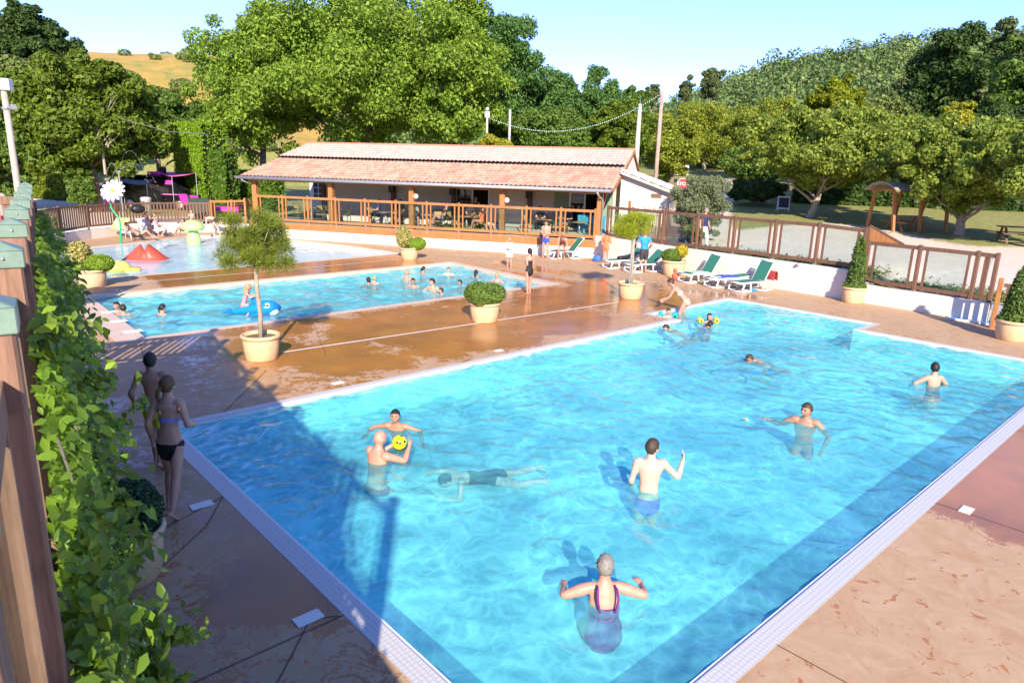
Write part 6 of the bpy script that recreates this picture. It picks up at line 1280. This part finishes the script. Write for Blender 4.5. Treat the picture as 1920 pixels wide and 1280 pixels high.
W1=person('woman with short black hair and dark strapped top, rightmost bather in the big pool',pw(1752,722),6,1.66,dict(**CR,lean=6,aR=(.12,.26,-.26),aL=(.16,.28,-.28),eL=(1,-.5,-.1),eR=(1,-.5,-.4),hd=(35,0)),0,('short','black'),[('swim_top',[('torso',.28,.60)],'dark_grey',.008)],True,1.05,.0095,above=.46)
person('swimmer with dark goggles doing breaststroke in the right half of the big pool',pw(1437,670),125,1.6,dict(ph=.93,lean=72,neckup=.4,headup=1,aL=(.35,.30,-.14),aR=(.35,.30,-.14),eL=(1,0,-.3),eR=(1,0,-.3),lL=(.08,-.80,-.22),lR=(.08,-.80,-.22),kL=(0,0,-1),kR=(0,0,-1),fL=(0,-1,-.3),fR=(0,-1,-.3)),1,('short','brown'),[('trunks',TR,'dark_blue')],False,.95,.012,above=.15,goggles=M['black'])
person('woman in a pale bikini bending forward in the pool corner to hold a child',pw(1284,587),70,1.68,dict(lean=42,curl=10,aL=(-.02,.30,-.42),aR=(-.02,.32,-.40),lL=(.03,.05,-.80),lR=(.03,-.10,-.80),hd=(0,20)),2,('bun','brown'),[('bikini_bottom',BKB,'beige'),('bikini_top',[('torso',.5,.62)],'white')],True,.95,.012,above=.98)
def armband(root_loc,face,label_,col,offs,z=0.03,r=.075):
    a=R_(47.44+face-90); q=Matrix.Rotation(a,3,'Z'); t=None
    for s in offs:
        p=Vector(root_loc)+q@Vector((s,.02,0)); t=thing('armband',label_ if s<0 else label_.replace('left','right'),'armband',(p.x,p.y,z)); mb=MB(); n=20
        mb.lathe([(r*.45,-.07),(r*.9,-.075),(r,-.045),(r*.86,0),(r,.045),(r*.9,.075),(r*.45,.07)],n=n); o=mb.build('armband_body',col,t,True); o.rotation_euler=(R_(70),R_(18 if s>0 else -18),a)
p=pw(1252,594); person('small boy with turquoise armbands held by the bending woman',p,175,1.05,dict(lean=6,aL=(.22,.04,-.05),aR=(.22,.04,-.05)),0,('short','brown'),(),False,.95,.011,1.35,above=.26); armband(p,175,'turquoise armband on the left arm of the boy in the pool corner',mat('turquoise_plastic',(.02,.5,.42),.3,.05),(-.2,.2))
p=pw(1327,604); person('girl with goggles pushed up and yellow armbands swimming from the pool corner',p,190,1.15,dict(lean=10,aL=(.25,.08,-.08),aR=(.25,.08,-.08),hd=(0,-10)),2,('long','brown'),[('swimsuit',SW,'pink')],True,.95,.011,1.3,above=.27,goggles=CT['pink']); armband(p,190,'yellow armband on the left arm of the girl with goggles',mat('yellow_plastic',(.72,.62,.04),.3,.05),(-.24,.24))
person('child swimming low in the water left of the pool corner step',pw(1278,615),110,1.2,dict(ph=.93,lean=70,neckup=.3,aL=(.25,.25,-.1),aR=(.25,.25,-.1),lL=(.05,-.78,-.25),lR=(.05,-.78,-.25),kL=(0,0,-1),kR=(0,0,-1),fL=(0,-1,-.3),fR=(0,-1,-.3)),2,('short','dark_brown'),(),False,.9,.012,1.25,above=.12)
person('girl with tied dark hair swimming away beside the goggled girl',pw(1306,615),-60,1.3,dict(ph=.93,lean=66,neckup=.5,aL=(.25,.25,-.1),aR=(.25,.25,-.1),lL=(.05,-.78,-.25),lR=(.05,-.78,-.25),kL=(0,0,-1),kR=(0,0,-1),fL=(0,-1,-.3),fR=(0,-1,-.3)),1,('pony','black'),[('swimsuit',SW,'navy')],True,.9,.012,1.2,above=.15)
t=thing('floating_leaf','small yellow leaf floating between the raised hand boy and the treading man','leaf',pw(1397,790)+Vector((0,0,.035))); mb=MB(); mb.add([(0,-.07,0),(.05,0,.015),(0,.07,0),(-.05,0,.015)],[(0,1,2,3)]); mb.add([(-.05,-.05,.004),(.02,-.02,.012),(.06,.04,.004),(-.01,.01,.012)],[(0,1,2,3)]); mb.build('leaf_blade',mat('yellow_leaf',(.75,.55,.18),.6),t)
# --- family pool
ZM=-.09
fam=[(231,590,.27,20,'cropped boy at the near left corner of the family pool',('short','dark_brown'),1,1.4),(221,583,.27,200,'boy behind the cropped boy at the left corner of the family pool',('short','black'),2,1.4),(300,590,.28,-30,'girl with wet dark hair tied back, alone in the left part of the family pool',('pony','black'),2,1.5),
(691,532,.22,10,'boy with black hair in a pair at the middle of the family pool',('short','black'),1,1.4),(700,531,.26,-20,'blond child in the pair at the middle of the family pool',('short','blond'),0,1.3),(760,525,.36,-40,'woman with blond tied hair behind the swimmers of the family pool',('bun','blond'),2,1.65),(776,537,.30,170,'boy with black hair and blue trunks facing the camera in the family pool',('short','black'),1,1.4),(790,513,.28,-60,'girl with dark hair near the far edge of the family pool',('pony','black'),2,1.5),
(814,547,.46,150,'man with black hair standing chest high in the family pool',('short','black'),0,1.72),(831,552,.22,120,'dark haired child held in front of the standing man in the family pool',('short','black'),2,1.2),(841,515,.30,180,'pale boy with short hair at the far edge of the family pool',('short','light_brown'),3,1.5),(866,533,.16,110,'child swimming left of the round potted boxwood in the family pool',('short','black'),1,1.3),(892,519,.26,0,'girl with long black wet hair at the far right of the family pool',('long','black'),1,1.5),(933,528,.34,160,'fair boy at the right end of the family pool',('short','blond'),2,1.35)]
for i,(px,py,ab,fc_,lb,hr,skn,H_) in enumerate(fam):
    ps=dict(CHEST); ps['hd']=((i*37)%50-25,0)
    if i in (5,8): ps['aL']=(.15,.2,-.3)
    person(lb,pw(px,py,ZM),fc_,H_,ps,skn,hr,[('trunks',TR,'blue')] if i in (6,8,13) else [],hr[0] in('pony','bun','long'),.9,.0135,1.12 if H_<1.45 else 1,above=ab,group='bathers in the family pool')
# inflatable whale with girl
wb=mat('glossy_blue_vinyl',(.01,.22,.62),.12,.08,4); wc=pw(480,592,ZM); wa=math.atan2(RT.y,RT.x)+R_(6); t=thing('inflatable_whale','blue inflatable whale with white belly floating beside the tall potted pine','inflatable',wc,wa)
mb=MB(); P_,R2=interp([Vector(a) for a in ((-.62,0,.10),(-.35,0,.16),(-.05,0,.20),(.25,0,.22),(.45,0,.24),(.60,0,.24))],[(.07,.05),(.14,.11),(.21,.17),(.25,.21),(.22,.19),(.10,.09)],4); ringtube(mb,P_,R2,Vector((0,1,0)),20); mb.build('whale_body',wb,t,True)
mb=MB(); 
for s in (-1,1): ringtube(mb,[Vector((-.60,0,.10)),Vector((-.72,s*.14,.12)),Vector((-.80,s*.26,.14))],[(.06,.04),(.09,.04),(.03,.02)],Vector((1,0,0)),12)
mb.build('tail',wb,t,True); mb=MB(); ringtube(mb,[Vector((.02,0,.30)),Vector((-.03,0,.45)),Vector((-.10,0,.55))],[(.11,.03),(.08,.03),(.02,.015)],Vector((1,0,0)),12); mb.build('fin',wb,t,True)
mb=MB()
for s in (-1,1): ringtube(mb,[Vector((.12,s*.2,.12)),Vector((.02,s*.36,.10)),Vector((-.08,s*.46,.10))],[(.10,.04),(.09,.035),(.03,.02)],Vector((1,0,0)),12)
mb.build('flipper',wb,t,True); mb=MB()
for s in (-1,1): mb.ball((.36,s*.178,.34),.055,12,0,(1.3,.5,1.)); 
mb.ball((.47,0,.14),.16,14,0,(1.,1.2,.8)); mb.build('white_patches',M['white_plastic'],t,True); mb=MB()
for s in (-1,1): mb.ball((.37,s*.205,.34),.025,10,0,(1,.5,1))
mb.build('pupil',M['black'],t,True)
person('blond girl in a pink swimsuit riding the blue inflatable whale',pw(458,592,ZM)+Vector((0,0,.0)),-78,1.12,dict(ph=.5,seat=.26,lean=18,lL=(.16,.18,-.42),lR=(.16,.18,-.42),aL=(-.02,.42,-.12),aR=(-.02,.42,-.12),hd=(-5,5)),0,('long','blond'),[('swimsuit',SW,'pink')],True,.88,.010,1.3)
# --- deck
person('child wrapped in a white towel standing at the far corner of the family pool',at(955,503),150,1.25,dict(aL=(-.02,.16,-.22),aR=(-.02,.16,-.22),lL=(.05,0,-.84),lR=(.05,0,-.84)),2,('short','blond'),[('towel',[('torso',-1,1),('sh',0,1),('ua',0,1),('fa',0,1),('th',0,.55)],'white',.035)],False,.9,.012,1.2)
person('girl in a black swimsuit with wet ponytail standing at the pool edge with arms folded',at(991,551),35,1.5,dict(lean=0,aL=(-.06,.16,-.24),aR=(-.04,.2,-.22),lL=(.0,-.05,-.845),lR=(.01,.06,-.845),hd=(10,5)),2,('pony','black'),[('swimsuit',SW,'black',.007)],True,.85,.0105,1.08)
person('bearded bare chested man in blue trunks standing with folded hands by the terrace wall',at(1022,484),165,1.76,dict(aL=(-.08,.2,-.32),aR=(-.06,.22,-.32),hd=(10,15)),2,('short','brown'),[('trunks',[('torso',-1,.24),('th',0,.42)],'royal',.01)],False,1.0,.0115)
person('man in grey trunks bending down over the white lounger by the terrace wall',at(1052,487),178,1.76,dict(lean=72,curl=18,py=-.05,ph=.9,aL=(.05,.1,-.48),aR=(-.05,.12,-.48),lL=(.06,.0,-.82),lR=(.06,.0,-.82),hd=(0,10)),2,('short','light_brown'),[('trunks',[('torso',-1,.24),('th',0,.4)],'grey',.01)],False,1.0,.0115)
person('child in an orange towel robe standing by the wall left of the green lounger',at(1134,492),-25,1.4,dict(aL=(.0,.18,-.25),aR=(.0,.22,-.22)),1,('short','black'),[('towel',[('torso',-.5,1),('sh',0,1),('ua',0,1),('fa',0,.9),('th',0,.42)],'coral',.022)],False,.9,.0115,1.12)
person('man in a bright blue shirt and dark shorts with white side stripe seen from behind',at(1205,511),12,1.74,dict(aL=(.14,.30,-.26),aR=(.12,.12,-.40),lL=(.03,.02,-.845),lR=(.03,-.02,-.845),hd=(-20,10)),2,('short','ginger'),[('shirt',TEE,'bright_blue',.016),('shorts',SHORT,'dark_grey',.018)],False,1.08,.0115)
# --- wading pool side
def seatp(lb,p,face,seat,H_=1.7,skn=2,hr=('short','brown'),cl=(),ps={},fem=False,fat=1.,vx=.0135,hs=1.,group=None):
    q=dict(SIT); q.update(ps); q['seat']=seat; return person(lb,p,face,H_,q,skn,hr,cl,fem,fat,vx,hs,group)
seatp('sunbather in a dark swimsuit lying back beside the yellow towel chair at the wading pool',at(262,452),-60,.22,cl=[('trunks',TR,'dark_grey',.01)],ps=dict(lean=-48,lL=(.05,.78,-.12),lR=(.05,.62,-.10),aL=(.1,-.1,-.35),aR=(.1,-.1,-.35)),hr=('short','light_brown'))
seatp('heavy bather sitting on the white chair right of the sunbather',at(282,442),-70,.34,cl=[('swimsuit',SW,'beige')],fem=True,fat=1.15,hr=('short','black'))
seatp('person with legs drawn up under a white cloth beside the seated bather',at(296,445),-60,.30,cl=[('cover_up',[('torso',-1,.9),('th',0,.8)],'white',.02)],ps=dict(lL=(.05,.2,-.3),lR=(.05,.2,-.3)),fem=True,hr=('long','blond'))
seatp('small child sitting on the pool edge in front of the curved wall',at(343,436),150,.12,1.15,cl=[('trunks',TR,'black',.01)],hs=1.25,ps=dict(lL=(.1,.6,-.15),lR=(.1,.6,-.15)))
person('child sitting on the lime green water toy',at(362,452),170,1.1,dict(SIT,seat=.95),0,('short','light_brown'),(),False,.9,.0135,1.25)
person('adult in dark trunks bending far forward in the wading pool left of the bar',at(408,441),70,1.75,dict(lean=78,curl=20,ph=.9,lL=(.06,.1,-.80),lR=(.06,-.05,-.80),aL=(.05,.15,-.46),aR=(.05,.1,-.46)),3,('short','brown'),[('trunks',TR,'black',.01)],False,1.,.0135)
# --- bar terrace guests
G2='guests on the bar terrace'
def ts(s,d,px_face,lb,**k):
    k.setdefault('group',G2); return seatp(lb,B_(s,d,TZ),px_face,.46,**k)
ts(4.1,1.6,90,'guest in a navy top with black hair, leftmost of the terrace guests',cl=[('shirt',TEE,'navy',.015),('shorts',SHORT,'dark_grey',.015)],hr=('short','black'))
ts(5.2,2.0,170,'guest in black facing the pools behind the round table left of the speaker post',cl=[('shirt',TEE,'black',.015),('shorts',SHORT,'black',.015)],hr=('short','black'))
ts(6.55,.9,200,'guest in a light shirt half hidden behind the second big post',cl=[('shirt',TEE,'grey',.015),('shorts',SHORT,'navy',.015)],hr=('short','grey'))
ts(8.15,.75,100,'bare chested sunbather with sunglasses leaning back with one leg crossed',skn=2,cl=[('trunks',TR,'navy',.01)],ps=dict(lean=-25,lL=(.0,.45,-.18),lR=(.05,.5,-.35),hd=(-40,0)),hr=('short','grey'))
ts(9.3,1.9,180,'bare shouldered guest in the bay in front of the open sliding door',cl=[('swimsuit',SW,'black')],fem=True,hr=('long','brown'))
ts(10.35,.7,60,'guest with long bare legs and a red top left of the fourth big post',cl=[('shirt',TEE,'coral',.012)],fem=True,hr=('long','dark_brown'),ps=dict(lL=(.0,.6,-.35),lR=(.05,.62,-.4)))
ts(13.1,1.9,175,'woman in black with a topknot facing the pools on the right half of the terrace',cl=[('shirt',TEE,'black',.015),('shorts',LONGT,'black',.015)],fem=True,hr=('bun','black'),skn=3)
ts(14.5,2.1,150,'woman with light brown hair in front of the dark right hand doorway',cl=[('shirt',TEE,'dark_grey',.015),('shorts',SHORT,'dark_grey',.015)],fem=True,hr=('long','light_brown'))
person('waitress in black with a white emblem standing in the open sliding door',B_(9.35,2.6,TZ),175,1.68,{},2,('long','black'),[('dress',[('torso',-1,.9),('sh',0,1),('th',0,.8)],'black',.014)],True,1.,.0135,group=G2)
person('standing person in a white shirt by the blue counter, rightmost on the terrace',B_(16.05,2.3,TZ),60,1.72,{},1,('short','black'),[('shirt',TEE,'white',.015),('trousers',LONGT,'navy',.015)],False,1.,.0135,group=G2)
person('person in navy shirt and white trousers walking behind the fence by the olive bush',Vector((25.9,16.3,.93)),-150,1.74,dict(lL=(.02,.16,-.82),lR=(.02,-.16,-.82)),2,('short','grey'),[('shirt',TEE,'navy',.015),('trousers',LONGT,'white',.018)],False,1.05,.0135)
for px,lb,c1 in ((1222,'distant person in dark clothes left in the far clearing','dark_grey'),(1243,'distant person in black beside the tall wooden pole in the far clearing','black')):
    g=ground(px,316); person(lb,g,30,1.7,{},1,('short','black'),[('shirt',TEE,c1,.015),('trousers',LONGT,c1,.015)],False,1.,.03)
